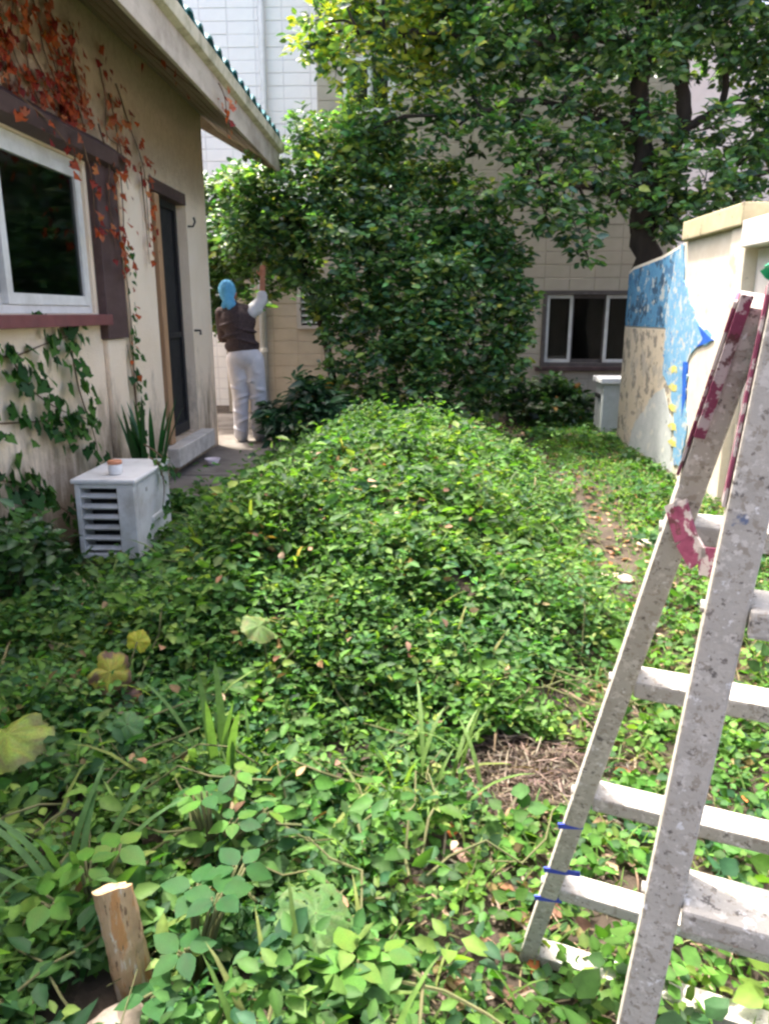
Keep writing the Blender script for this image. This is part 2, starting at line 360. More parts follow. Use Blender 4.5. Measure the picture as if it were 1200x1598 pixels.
# tiles: the eave course tile by tile, the rest of the slope as one field
def tile_mesh():
    v = []; f = []; n = 9
    for j, (s, dz) in enumerate(((0, 0), (.36, 0))):
        for k in range(n):
            t = k/(n-1); yy = -.13 + .26*t; zz = .055*math.sin(t*math.pi*1.0)**.8 if 0 < t < 1 else 0
            if t > .72: zz = .055*math.sin(math.pi*t)*.3
            for h in (0, .018): v.append((-s*math.cos(math.atan(RS)), yy, zz + h + s*math.sin(math.atan(RS))))
    def id(j, k, h): return (j*n+k)*2+h
    for k in range(n-1):
        f += [(id(0,k,1), id(0,k+1,1), id(1,k+1,1), id(1,k,1)), (id(0,k,0), id(1,k,0), id(1,k+1,0), id(0,k+1,0)), (id(0,k,0), id(0,k+1,0), id(0,k+1,1), id(0,k,1)), (id(1,k,1), id(1,k+1,1), id(1,k+1,0), id(1,k,0))]
    m = bpy.data.meshes.new('tile'); m.from_pydata(v, [], f); m.materials.append(M['tile']); return m
tm = tile_mesh(); field = MB()
off = Vector((house.location))
for i in range(46):
    yy = -2.7 + i*.255
    o = bpy.data.objects.new('tile', tm); C.objects.link(o); o.parent = roof
    o.location = Vector((FX+.05, yy, rz(FX+.05)+.065 + random.uniform(-.006, .006))); o.rotation_euler = (random.uniform(-.04, .04), random.uniform(-.03, .03), random.uniform(-.05, .05))
    for r_ in range(1, 12):
        s = .3*r_; ox = FX+.05 - s*.88; oz = rz(FX+.05)+.065 + s*.475+.008*r_*0
        field.add([(v.co.x+ox, v.co.y+yy, v.co.z+oz+.012) for v in tm.vertices], [tuple(p.vertices) for p in tm.polygons])
tag(field.build('tile_field', M['tile'], roof), kind='stuff')
# window in the side wall
win = empty('window', (0, 0, 0)); win.parent = house; win.location = (0.0, -3.2, 1.9); wbase = house.location + win.location
def frame_x(name, x0, x1, y0, y1, z0, z1, t, m, parent):
    k = MB(); k.box(x0, x1, y0, y0+t, z0, z1); k.box(x0, x1, y1-t, y1, z0, z1); k.box(x0, x1, y0+t, y1-t, z0, z0+t); k.box(x0, x1, y0+t, y1-t, z1-t, z1)
    return k.build(name, m, parent, bevel=.003)
frame_x('frame', WX-.09, WX-.02, WIN[0]+.002, WIN[1]-.002, WIN[2]+.002, WIN[3]-.002, .045, M['alu'], win)
frame_x('sash', WX-.05, WX-.012, 4.10, 5.152, 1.47, 2.312, .06, M['alu'], win)
frame_x('sash', WX-.085, WX-.052, 3.05, 4.17, 1.47, 2.312, .06, M['alu'], win)
MB().box(WX-.034, WX-.028, 4.16, 5.092, 1.53, 2.252).build('pane', M['glass'], win)
MB().box(WX-.071, WX-.065, 3.11, 4.11, 1.53, 2.252).build('pane', M['glass'], win)
cu = MB(); ny = 60
cv = [(WX-.26 + .02*math.sin(k*1.9)+.012*math.sin(k*.7), 3.0+2.3*k/ny, z) for z in (1.2, 2.5) for k in range(ny+1)]
cu.add(cv, [(k, k+1, ny+2+k, ny+1+k) for k in range(ny)]); cu.build('curtain', M['curtain'], win, smooth=True)
cv = [(WX-.235 + .012*math.sin(k*2.2), 3.0+1.18*k/ny, z) for z in (1.2, 2.5) for k in range(ny+1)]
MB().add(cv, [(k, k+1, ny+2+k, ny+1+k) for k in range(ny)]).build('pale_curtain', M['pale_curtain'], win, smooth=True)
MB().box(WX+.002, WX+.10, 2.8, 5.24, 1.345, 1.415).build('sill', M['maroon'], win, bevel=.006)
MB().box(WX+.002, WX+.06, 5.245, 5.62, 1.25, 2.40).build('side_board', M['brown_trim'], win, bevel=.005)
MB().prism([(WX+.002, 2.7, 2.37), (WX+.11, 2.7, 2.385), (WX+.13, 2.7, 2.47), (WX+.09, 2.7, 2.50), (WX+.002, 2.7, 2.56)], (0, 2.97, 0)).build('hood', M['brown_trim'], win, bevel=.005)
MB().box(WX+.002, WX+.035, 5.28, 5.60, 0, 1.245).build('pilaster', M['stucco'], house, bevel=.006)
# door
door = empty('door', (0, 0, 0)); door.parent = house; door.location = (0, -1.35, .3)
MB().box(WX-.16, WX-.11, 6.50, 7.52, .29, 2.50).build('screen_leaf', M['screen'], door)
k = MB(); k.box(WX-.105, WX-.08, 6.72, 6.78, .30, 2.42); k.box(WX-.105, WX-.08, 7.42, 7.48, .30, 2.42); k.box(WX-.105, WX-.08, 6.78, 7.42, .30, .40); k.box(WX-.105, WX-.08, 6.78, 7.42, 2.34, 2.42); k.box(WX-.105, WX-.085, 6.78, 7.42, 1.2, 1.25)
k.build('screen_frame', M['black_plastic'], door, bevel=.003)
MB().box(WX-.05, WX+.022, 6.56, 6.67, .295, 2.38).build('jamb_post', M['tan_wood'], door, bevel=.006)
MB().box(WX-.1, WX+.005, 6.5, 7.52, 2.40, 2.498).build('head', M['brown_trim'], door, bevel=.004)
MB().box(WX-.19, WX+.13, 6.40, 7.62, .12, .288).build('threshold', M['pale_concrete'], door, bevel=.012)
MB().tube([(WX-.0, 7.56, 2.22), (WX+.05, 7.56, 2.22), (WX+.07, 7.56, 2.26), (WX+.06, 7.56, 2.30)], .009).build('hook', M['black_plastic'], door)
MB().tube([(WX-.0, 7.57, 1.26), (WX+.06, 7.56, 1.26), (WX+.06, 7.56, 1.22)], .011).build('hook', M['black_plastic'], door)
k = MB()
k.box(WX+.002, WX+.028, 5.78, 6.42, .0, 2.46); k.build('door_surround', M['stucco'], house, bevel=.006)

# ------------------------------------------------------------------ block buildings behind
def block_mesh(bw, bh, m, d=.12, j=.005):
    b = MB().box(j, bw-j, 0, d, j, bh-j).mesh('block'); bm = bmesh.new(); bm.from_mesh(b)
    bmesh.ops.bevel(bm, geom=[e for e in bm.edges if all(v.co.y < .001 for v in e.verts)], offset=.005, segments=1, affect='EDGES')
    bm.to_mesh(b); bm.free(); b.materials.append(m); return b
def block_wall(parent, x0, z0, nx, nz, yf, bw, bh, holes, m, focus, keep=lambda x, z: True, limit=290):
    loc = parent.location; bmesh_ = block_mesh(bw, bh, m); L = []
    for i in range(nx):
        for k in range(nz):
            x, z = x0+i*bw, z0+k*bh
            if not keep(x+bw/2, z+bh/2) or any(h[0] < x+bw/2 < h[1] and h[2] < z+bh/2 < h[3] for h in holes): continue
            L.append((x, z))
    L.sort(key=lambda p: math.hypot((p[0]+bw/2-focus[0])*focus[2], p[1]+bh/2-focus[1]))
    rest = MB()
    for n_, (x, z) in enumerate(L):
        dy = random.uniform(-.003, .003)
        if n_ < limit:
            o = bpy.data.objects.new('block', bmesh_); C.objects.link(o); o.parent = parent; o.location = Vector((x, yf+dy, z)) - loc
        else: rest.add([(v.co.x+x, v.co.y+yf+dy, v.co.z+z) for v in bmesh_.vertices], [tuple(p.vertices) for p in bmesh_.polygons])
    if rest.v: tag(rest.build('block_field', m, parent), kind='stuff')
FY = 11.5
rb = empty('rear_building', (0, FY, 0), 'beige concrete block building with dark framed window behind the trees', 'building')
bw, bh = .36, .18; gx0, gz0 = -2.76, -.06
RWIN = (1.92, 3.36, .66, 1.74); LOUV = (-1.68, -.96, 1.20, 1.92); UWIN = (-.96, -.24, 4.08, 4.80)
keepB = lambda x, z: x > -1.32 or z < 2.64
block_wall(rb, gx0, gz0, 18, 38, FY, bw, bh, [RWIN, LOUV, UWIN], M['block'], (1.5, 2.2, .7), keepB)
mb = MB(); put = lambda m, a, b, c, d: m.box(a, b, FY+.006, FY+.3, c, d)
cells(mb, gx0, -1.32, -.3, 2.64, [LOUV], put); mb2 = MB(); cells(mb2, -1.3201, 3.72, -.3, 6.78, [(-1.3201, LOUV[1], LOUV[2], LOUV[3]), RWIN, UWIN], put)
mb.build('wing_wall', M['mortar'], rb); mb2.build('main_wall', M['mortar'], rb)
MB().box(gx0-.05, -1.34, FY-.06, FY+3, 2.66, 2.76).build('wing_roof', M['pale_concrete'], rb)
k = MB(); k.box(gx0, 3.72, FY+3.0, FY+3.2, -.3, 6.7); k.box(3.52, 3.72, FY+.31, FY+3, -.3, 6.7); k.box(gx0, gx0+.2, FY+.31, FY+3, -.3, 2.6); k.box(-1.32, -1.12, FY+.31, FY+3, 2.78, 6.7); k.build('side_wall', M['block'], rb)
MB().box(-1.36, 3.76, FY-.05, FY+3.25, 6.8, 6.95).build('flat_roof', M['pale_concrete'], rb)
def window_y(parent, h, yf, splits, frame_m, sash_m, name='window'):
    wn = empty(name, (0, 0, 0)); wn.parent = parent; wn.location = ((h[0]+h[1])/2, 0, h[2])
    def fr(n_, x0, x1, y0, y1, z0, z1, t, m, par):
        k = MB(); k.box(x0, x0+t, y0, y1, z0, z1); k.box(x1-t, x1, y0, y1, z0, z1); k.box(x0+t, x1-t, y0, y1, z0, z0+t); k.box(x0+t, x1-t, y0, y1, z1-t, z1); k.build(n_, m, par, bevel=.004)
    fr('frame', h[0]+.001, h[1]-.001, yf-.02, yf+.09, h[2]+.001, h[3]-.001, .055, frame_m, wn)
    for (a, b, dy, sm) in splits:
        fr('sash', a, b, yf+.03+dy, yf+.06+dy, h[2]+.06, h[3]-.06, .045, sm, wn)
        MB().box(a+.045, b-.045, yf+.042+dy, yf+.048+dy, h[2]+.105, h[3]-.105).build('pane', M['glass'], wn)
    return wn
wn = window_y(rb, RWIN, FY, [(1.98, 2.36, 0, M['alu']), (2.34, 2.86, .034, M['dark_frame']), (2.84, 3.30, 0, M['alu'])], M['dark_frame'], M['alu'])
MB().box(RWIN[0]-.08, RWIN[1]+.08, FY-.09, FY-.004, .60, .66).build('sill', M['brown_trim'], wn, bevel=.006)
MB().box(RWIN[0], RWIN[1], FY+.45, FY+.46, .6, 1.8).build('curtain', M['curtain'], wn)
wn = window_y(rb, UWIN, FY, [(-.9, -.58, 0, M['alu']), (-.6, -.3, .034, M['alu'])], M['alu'], M['alu'])
MB().box(UWIN[0], UWIN[1], FY+.25, FY+.26, 4.0, 4.8).build('curtain', M['pale_curtain'], wn)
lv = empty('louvre_window', (0, 0, 0)); lv.parent = rb; lv.location = (-1.3, 0, 1.2)
k = MB(); a, b, c, d = LOUV
k.box(a+.001, a+.06, FY-.03, FY+.09, c+.001, d-.001); k.box(b-.06, b-.001, FY-.03, FY+.09, c+.001, d-.001); k.box(a+.06, b-.06, FY-.03, FY+.09, c+.001, c+.05); k.box(a+.06, b-.06, FY-.03, FY+.09, d-.05, d-.001)
k.build('frame', M['post'], lv, bevel=.004)
for i in range(6):
    z = c+.09+i*.095; MB().prism([(a+.062, FY-.01, z), (a+.062, FY+.06, z+.06), (a+.062, FY+.066, z+.052), (a+.062, FY-.004, z-.008)], (b-a-.124, 0, 0)).build('slat', M['grey_plastic'], lv)
MB().box(a, b, FY+.2, FY+.21, c, d).build('interior_shade', M['black'], lv)
# white block building to the left
wb = empty('white_building', (0, 12.3, 0), 'tall white glazed block building above the teal roof edge', 'building')
block_wall(wb, -6.3, -.1, 15, 46, 12.3, .40, .17, [], M['white_block'], (-2.0, 5.2, 1), limit=290)
MB().box(-6.3, -.3, 12.306, 12.6, -.3, 7.74).build('wall', M['white_mortar'], wb)
MB().box(-6.3, -6.1, 12.61, 15, -.3, 7.7).build('side_wall', M['white_block'], wb); MB().box(-.5, -.3, 12.61, 15, -.3, 7.7).build('side_wall', M['white_block'], wb)
MB().box(-6.4, -.2, 12.25, 15.1, 7.75, 7.9).build('flat_roof', M['pale_concrete'], wb)
# pale plaster building far right
pb = empty('plaster_building', (6, 15, 0), 'pale pinkish plaster building glimpsed through the right hand tree', 'building')
MB().box(3.9, 11, 15, 20, -.3, 6.3).build('wall', M['pink_plaster'], pb)
MB().box(3.8, 11.1, 14.9, 20.1, 6.31, 6.5).build('flat_roof', M['pale_concrete'], pb)
for (x, z) in ((6.2, 1.2), (8.4, 1.2), (6.2, 4.0), (8.4, 4.0)):
    k = MB(); k.box(x, x+1.2, 14.93, 14.998, z, z+.06); k.box(x, x+1.2, 14.93, 14.998, z+1.14, z+1.2); k.box(x, x+.06, 14.93, 14.998, z+.06, z+1.14); k.box(x+1.14, x+1.2, 14.93, 14.998, z+.06, z+1.14); wf = k.build('window', M['alu'], pb)
    MB().box(x+.06, x+1.14, 14.96, 14.995, z+.06, z+1.14).build('pane', M['black_plastic'], wf)
# drain pipe: up the wing wall, back over its roof and up the white wall
dp = empty('drain_pipe', (-2.18, FY-.06, 0), 'pale grey drain pipe running up the walls behind the person', 'pipe')
MB().tube([(-2.18, FY-.07, 0), (-2.18, FY-.07, 2.7), (-2.18, FY-.02, 2.84), (-2.18, 12.15, 3.0), (-2.18, 12.22, 3.15), (-2.18, 12.22, 7.6)], .05, 12).build('pipe', M['grey_plastic'], dp, smooth=True)
for (y, z) in ((FY-.07, .9), (FY-.07, 2.1), (12.22, 4.3), (12.22, 5.9)):
    MB().lathe((-2.18, y, z), [(.051, -.03), (.058, -.03), (.058, .03), (.051, .03)], 14).build('bracket', M['alu'], dp)

# ------------------------------------------------------------------ painted shed on the right
SX = 2.37
shed = empty('garden_shed', (SX, 7, 0), 'cream rendered shed with peeling blue and yellow mural on its side', 'shed')
prof = [(8.72, 1.86), (8.55, 1.90), (7.6, 1.95), (7.02, 2.02), (5.99, 2.02)]
MB().prism([(SX, 8.72, -.2)] + [(SX, y, z) for y, z in prof] + [(SX, 5.99, -.2)], (.22, 0, 0)).build('wall', M['shed_wall'], shed)
MB().box(SX-.02, SX+.24, 5.72, 5.985, -.2, 2.02).build('pillar', M['shed_wall'], shed, bevel=.01)
MB().box(SX+.05, SX+.24, .9, 5.715, -.2, .62).build('base_wall', M['shed_wall'], shed)
for i in range(6):
    y = .92 + i*.8
    MB().box(SX+.07, SX+.10, y+.006, y+.794, .625, 1.86).build('panel', M['white_lintel'], shed, bevel=.006)
MB().box(SX-.06, SX+.30, .85, 5.71, 1.87, 2.05).build('lintel', M['white_lintel'], shed, bevel=.008)
MB().box(SX-.05, SX+.27, 5.76, 6.98, 2.025, 2.18).build('coping', M['cap'], shed, bevel=.012)
MB().box(SX+.22, SX+2.6, .9, 8.6, 1.80, 1.86).build('roof', M['pale_concrete'], shed)
k = MB(); k.box(SX+2.4, SX+2.6, .9, 8.6, -.2, 1.79); k.box(SX+.23, SX+2.39, 8.4, 8.6, -.2, 1.79); k.box(SX+.25, SX+2.39, .9, 1.1, -.2, 1.79); k.build('back_wall', M['shed_wall'], shed)
# mural: thin coats of paint on the wall face
def coat(name, pts, m, t, jit=.0):
    P = []
    n_ = len(pts)
    for i in range(n_):
        a, b = pts[i], pts[(i+1) % n_]; L = math.hypot(a[0]-b[0], a[1]-b[1]); s = max(1, int(L/.06)) if jit else 1
        for k in range(s):
            f = k/s; P.append((a[0]+(b[0]-a[0])*f + random.uniform(-jit, jit)*(k > 0), a[1]+(b[1]-a[1])*f + random.uniform(-jit, jit)*(k > 0)))
    bm = bmesh.new(); vs_ = [bm.verts.new((SX - t, y, z)) for y, z in P]; bm.faces.new(vs_)
    r = bmesh.ops.extrude_face_region(bm, geom=bm.faces[:]); bmesh.ops.translate(bm, verts=[v for v in r['geom'] if isinstance(v, bmesh.types.BMVert)], vec=(t-.0005, 0, 0))
    bmesh.ops.triangulate(bm, faces=bm.faces[:]); bmesh.ops.recalc_face_normals(bm, faces=bm.faces[:])
    me = bpy.data.meshes.new(name); bm.to_mesh(me); bm.free(); return link(name, me, m, shed)
coat('mural_panel', [(8.70, .02), (8.70, 1.27), (7.30, 1.27), (7.1, .9), (6.85, .05), (7.6, .02)], M['mural_cream_dapple'], .004)
coat('mural_panel', [(8.2, .04), (8.05, .30), (7.55, .62), (7.2, .75), (6.95, .5), (6.78, .02), (7.3, .02)], M['mural_grey'], .007, .02)
coat('mural_panel', [(8.70, 1.29), (8.70, 1.83), (8.55, 1.87), (7.6, 1.92), (7.06, 1.99), (7.1, 1.5), (7.25, 1.29)], M['mural_blue_dapple'], .006, .0)
coat('mural_panel', [(7.22, 1.96), (7.02, 2.0), (6.94, 1.7), (6.72, 1.5), (6.52, 1.36), (6.17, 1.22), (6.50, 1.14), (6.66, 1.02), (6.62, .72), (6.52, .42), (6.58, .12), (6.75, .10), (6.86, .5), (7.05, .78), (7.28, .85), (7.30, 1.2), (7.34, 1.4)], M['mural_bright'], .011, .03)
coat('mural_panel', [(6.50, 1.33), (6.15, 1.22), (6.48, 1.15), (6.36, 1.22)], M['mural_deep'], .0128)
coat('mural_panel', [(6.76, 1.02), (6.66, 1.02), (6.61, .72), (6.66, .55), (6.70, .72)], M['mural_deep'], .0128, .01)
for i, z in enumerate((.93, .78, .60, .43, .29)):
    y = 7.12 - i*.04; coat('mural_mark', [(y, z), (y-.1, z+.035), (y-.22, z+.03), (y-.24, z-.02), (y-.1, z-.035)], M['mural_yellow'], .0125, .012)

# ------------------------------------------------------------------ leaves
def leaf_template(width=.5, fold=.12, droop=.18, low=False):
    mid = [(0, 0, 0), (.33, 0, -.02), (.68, 0, -droop*.45), (1, 0, -droop)]
    e = [(.30, width*.5, fold-.02), (.66, width*.40, fold*.8-droop*.45)]
    v = mid + e + [(x, -y, z) for x, y, z in e]
    if low:
        v = [mid[0], mid[3]] + e + [(x, -y, z) for x, y, z in e]
        return np.array(v), [(0, 1, 3, 2), (0, 4, 5, 1)]
    f = [(0, 1, 4), (1, 2, 5, 4), (2, 3, 5), (0, 6, 1), (1, 6, 7, 2), (2, 7, 3)]
    return np.array(v), f
T_OV = leaf_template(.55, .10, .15); T_RD = leaf_template(.78, .08, .12); T_LONG = leaf_template(.34, .08, .3); T_CAM = leaf_template(.5, .09, .12)
def blade_template():
    v = []; 
    for i, (x, w_, z) in enumerate(((0, .05, 0), (.35, .055, .0), (.7, .045, -.10), (.9, .025, -.22))): v += [(x, w_/2, z+.008), (x, 0, z), (x, -w_/2, z+.008)]
    v.append((1.0, 0, -.32)); f = []
    for i in range(3): f += [(i*3, i*3+1, i*3+4, i*3+3), (i*3+1, i*3+2, i*3+5, i*3+4)]
    f += [(9, 10, 12), (10, 11, 12)]; return np.array(v), f
T_BL = blade_template()
def nrm(a): return a / np.maximum(np.linalg.norm(a, axis=-1, keepdims=True), 1e-9)
def leaf_mesh(name, P, A, Nn, S, col, T, m):
    """P positions, A axis, Nn rough normal, S size, col rgb; one joined mesh"""
    tv, tf = T; A = nrm(A); B = nrm(np.cross(Nn, A)); N2 = np.cross(A, B)
    V = P[:, None, :] + S[:, None, None]*(tv[None, :, 0:1]*A[:, None, :] + tv[None, :, 1:2]*B[:, None, :] + tv[None, :, 2:3]*N2[:, None, :])
    n, k = len(P), len(tv); me = bpy.data.meshes.new(name)
    me.vertices.add(n*k); me.vertices.foreach_set('co', V.reshape(-1).astype(np.float32))
    loops = np.concatenate([np.array(f) for f in tf]); ln = np.array([len(f) for f in tf])
    tot = (np.arange(n)[:, None]*k + loops[None, :]).reshape(-1); lens = np.tile(ln, n)
    me.loops.add(len(tot)); me.loops.foreach_set('vertex_index', tot.astype(np.int32))
    me.polygons.add(len(lens)); st = np.concatenate([[0], np.cumsum(lens)[:-1]])
    me.polygons.foreach_set('loop_start', st.astype(np.int32)); me.polygons.foreach_set('loop_total', lens.astype(np.int32))
    me.polygons.foreach_set('use_smooth', np.ones(len(lens), dtype=bool))
    a = me.color_attributes.new('Col', 'FLOAT_COLOR', 'POINT')
    c4 = np.ones((n, k, 4), np.float32); vt_ = np.full(k, .92); vt_[:4 if k == 8 else 1] = [1.18, 1.2, 1.12, .95] if k == 8 else 1.0
    c4[:, :, :3] = col[:, None, :]*vt_[None, :, None]; a.data.foreach_set('color', c4.reshape(-1))
    me.update(calc_edges=True); me.validate(); me.materials.append(m); return me
def palette(n, cols, wts, var=.18):
    cols = np.array(cols); k = rng.choice(len(cols), n, p=np.array(wts)/sum(wts)); c = cols[k]
    return np.clip(c * (1 + rng.normal(0, var, (n, 1))) * (1 + rng.normal(0, .06, (n, 3))), .004, 1)
G_WEED = [(.045, .115, .026), (.064, .15, .03), (.098, .195, .038), (.034, .09, .034), (.15, .22, .05), (.15, .105, .045)]
def canopy(clumps, per, size, T, cols, wts, flat=.55, shell=.55, seed=0):
    P, A, Nn, S, K = [], [], [], [], []
    for (x, y, z, r) in clumps:
        n = int(per * (r/.3)**2)
        sub = max(4, int(n/9))                       # twigs, each with a spray of leaves
        d = nrm(rng.normal(size=(sub, 3))); rad = r*(shell + (1-shell)*rng.random((sub, 1)))*rng.uniform(.6, 1.4, (sub, 1))
        c = np.array([x, y, z]) + d*rad*np.array([1, 1, .85])
        for i in range(sub):
            m_ = rng.integers(6, 13); az = rng.uniform(0, 2*math.pi, m_)
            ax = np.stack([np.cos(az), np.sin(az), rng.uniform(-.5, .45, m_)], -1) + d[i]*.5
            P.append(c[i] + nrm(ax)*rng.uniform(0, .05, (m_, 1)) + rng.normal(0, .025, (m_, 3))); A.append(ax)
            Nn.append(np.array([0, 0, 1.0])*flat + d[i]*.6 + rng.normal(0, .42, (m_, 3))); S.append(size*rng.uniform(.6, 1.25, m_)*rng.uniform(.75, 1.2)); K.append(np.full((m_, 1), math.exp(rng.normal(0, .28) + .18*d[i][2])) * np.array([rng.uniform(.85, 1.25), 1, 1]))  # K paints twigs on the upper side lighter, as if sunlit
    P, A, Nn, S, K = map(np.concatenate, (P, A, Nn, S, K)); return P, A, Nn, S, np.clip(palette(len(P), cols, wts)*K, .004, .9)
def limb(pts, r0, r1, n=5):
    """wobbly limb through the points"""
    pts = [Vector(p) for p in pts]; out = []; rr = []
    for i in range(len(pts)-1):
        for k in range(n):
            t = k/n; a, b = pts[i], pts[i+1]; c = pts[max(i-1, 0)]; d = pts[min(i+2, len(pts)-1)]
            out.append(.5*((2*a) + (b-c)*t + (2*c-5*a+4*b-d)*t*t + (3*a-c-3*b+d)*t**3))
    out.append(pts[-1]); m_ = len(out); rr = [r0 + (r1-r0)*i/(m_-1) for i in range(m_)]
    out = [p + Vector([random.uniform(-.3, .3)*rr[i] for _ in range(3)]) for i, p in enumerate(out)]
    return out, rr
def twigs(mb, clumps, paths, r=.012):
    pool = [p for q in paths for p in q]
    for (x, y, z, rad) in clumps:
        c = Vector((x, y, z)); p = min(pool, key=lambda a: (a-c).length + max(0, a.z-c.z)*.6)
        mid = (p+c)/2 + Vector((random.uniform(-.1, .1), random.uniform(-.1, .1), random.uniform(-.02, .12)))
        o, rr = limb([p, mid, c], r*1.5, r*.5, 4); mb.tube(o, rr, 6)
        for _ in range(3):
            e = c + Vector((random.gauss(0, 1), random.gauss(0, 1), random.gauss(0, .8))).normalized()*rad*.8
            mb.tube([c, (c+e)/2 + Vector((0, 0, .03)), e], [r*.5, r*.4, r*.2], 5)

TREE=[(-0.98,9.00,4.36,0.31),(-0.74,9.40,4.65,0.40),(-0.31,9.20,4.48,0.43),(-0.77,8.80,4.00,0.30),(-1.10,8.80,4.09,0.19),(-0.45,9.20,4.08,0.32),(0.04,9.60,4.42,0.41),(0.38,9.40,4.60,0.44),(-0.03,9.40,3.91,0.33),(-0.31,9.20,3.48,0.29),(-0.58,9.00,3.28,0.22),(0.33,9.70,4.19,0.37),(0.66,9.20,4.23,0.43),(0.84,9.80,4.73,0.46),(1.06,9.20,4.34,0.43),(1.46,9.60,4.66,0.50),(1.40,9.50,4.18,0.36),(1.08,9.80,4.07,0.35),(0.69,9.50,3.80,0.28),(0.32,9.20,3.57,0.27),(0.39,9.00,3.27,0.24),(0.81,9.00,3.36,0.27),(1.18,9.30,3.52,0.26),(1.75,9.90,4.36,0.38),(1.90,9.30,4.49,0.44),(2.04,9.50,4.05,0.37),(1.65,9.20,3.65,0.33),(2.09,9.40,3.57,0.32),(1.42,8.90,3.18,0.30),(1.07,8.80,3.00,0.25),(1.72,9.00,3.10,0.32),(1.27,8.70,2.77,0.26),(0.99,8.60,2.66,0.17),(1.63,8.80,2.68,0.31),(2.05,9.20,3.00,0.29),(1.42,8.70,2.45,0.24),(1.77,8.70,2.28,0.24),(1.91,8.80,2.06,0.15),(2.29,9.20,2.60,0.25),(2.26,9.60,3.35,0.29),(2.30,9.20,4.27,0.40),(2.81,9.40,4.51,0.46),(3.02,10.20,4.37,0.30),(3.30,9.80,4.58,0.48),(3.62,9.50,4.41,0.47),(3.95,9.60,4.12,0.43),(3.63,10.00,4.24,0.34),(2.98,9.30,3.21,0.27),(2.90,9.20,2.93,0.31),(3.19,9.00,2.83,0.35),(3.67,9.40,3.03,0.38),(4.05,9.60,3.33,0.39),(4.05,9.80,3.71,0.31),(2.90,9.30,2.55,0.28),(3.19,9.10,2.52,0.28),(3.57,9.20,2.60,0.32),(4.00,9.40,2.69,0.33),(2.56,9.80,3.04,0.28),(2.46,10.00,4.05,0.34),(2.92,10.20,3.75,0.23),(0.11,10.00,4.87,0.47),(-0.46,9.50,4.95,0.49),(0.38,9.50,5.01,0.57),(1.21,9.50,4.99,0.58),(2.04,9.50,5.04,0.67),(2.87,9.50,5.03,0.68),(3.63,9.50,4.90,0.69),(4.32,9.50,4.34,0.70),(4.52,9.50,3.44,0.60),(4.54,9.50,2.77,0.51)]
BUSH=[(-0.62,9.60,3.60,0.30),(-0.89,9.30,3.31,0.35),(-0.32,9.50,3.38,0.35),(-1.20,9.40,3.36,0.23),(-0.60,9.20,3.09,0.42),(-0.02,9.50,3.10,0.37),(-1.25,9.20,2.96,0.34),(-0.95,9.00,2.72,0.41),(-0.31,9.10,2.74,0.41),(0.28,9.60,2.88,0.35),(-1.74,9.40,2.79,0.35),(-2.12,9.80,2.92,0.29),(-2.30,9.80,2.48,0.29),(-1.93,9.50,2.38,0.33),(-1.56,9.20,2.41,0.34),(-1.24,9.00,2.39,0.33),(-0.73,8.90,2.31,0.40),(-0.16,9.00,2.32,0.40),(0.43,9.40,2.46,0.34),(0.72,9.30,2.24,0.30),(-2.26,9.90,2.08,0.23),(-1.71,9.50,2.08,0.28),(-1.21,9.20,1.99,0.30),(-0.58,8.80,1.90,0.36),(-0.01,8.80,1.90,0.39),(0.57,9.10,1.91,0.37),(1.03,9.30,1.92,0.27),(1.20,9.30,1.56,0.23),(-0.89,9.00,1.63,0.29),(-0.44,8.80,1.49,0.36),(0.13,8.70,1.48,0.39),(0.72,8.90,1.49,0.36),(1.20,9.20,1.20,0.19),(-0.83,9.00,1.20,0.26),(-0.37,8.80,1.06,0.32),(0.14,8.70,1.07,0.35),(0.65,8.80,1.06,0.32),(1.09,9.10,0.91,0.21),(-0.75,8.90,0.84,0.25),(-0.30,8.80,0.63,0.30),(0.22,8.70,0.64,0.32),(0.74,8.90,0.66,0.26),(-0.60,8.90,0.40,0.25),(-0.07,8.70,0.27,0.25),(0.44,8.70,0.31,0.24),(0.87,9.00,0.39,0.18),(-1.58,9.60,1.72,0.20),(-1.09,9.40,1.49,0.20),(0.37,9.60,2.23,0.39),(-0.63,9.60,2.60,0.47),(-0.17,9.50,1.57,0.46),(0.15,9.50,0.88,0.42)]
TREE += [(2.62,9.15,3.5,.28),(2.5,9.0,2.75,.24),(2.75,9.15,4.05,.3),(3.3,9.2,3.4,.3),(3.0,9.0,2.35,.24),(3.5,9.1,2.35,.26),(3.9,9.2,2.4,.28)] + [(x_, 9.5+.3*math.sin(x_*5), 5.75+.25*math.sin(x_*3), .6) for x_ in (-.3, .5, 1.3, 2.1, 2.9, 3.7)] + [(.9, 9.6, 6.4, .6), (2.0, 9.6, 6.6, .65), (3.0, 9.6, 6.4, .6)]
BUSH += [(.95,9.0,2.3,.3),(1.12,9.1,1.9,.3),(1.17,9.0,1.5,.3),(1.1,9.0,1.1,.3),(.95,9.0,.7,.28),(.7,9.0,2.65,.3),(.4,8.6,1.9,.3),(.35,8.55,1.2,.3),(-1.9,9.15,2.3,.32),(-1.5,9.1,2.35,.3),(-1.8,9.2,2.75,.36),(-2.45,10.1,1.3,.25),(-2.2,10.1,1.55,.25),(-2.7,10.1,1.7,.3),(-2.1,9.6,2.35,.3),(-2.55,10.1,2.9,.3),(-2.65,10.1,2.4,.35),(-2.65,10.1,1.95,.3),(-2.3,10.0,1.85,.25),(-1.95,9.8,2.0,.25),(-2.9,10.1,2.6,.35),(-2.55,10.1,1.5,.25),(-1.35,9.5,2.0,.28),(-1.0,9.2,.5,.25)]
tree = empty('broadleaf_tree', (2.95, 9.6, 0), 'spreading dark broadleaf tree with forked trunk behind the painted shed', 'tree')
paths = []; tb = MB()
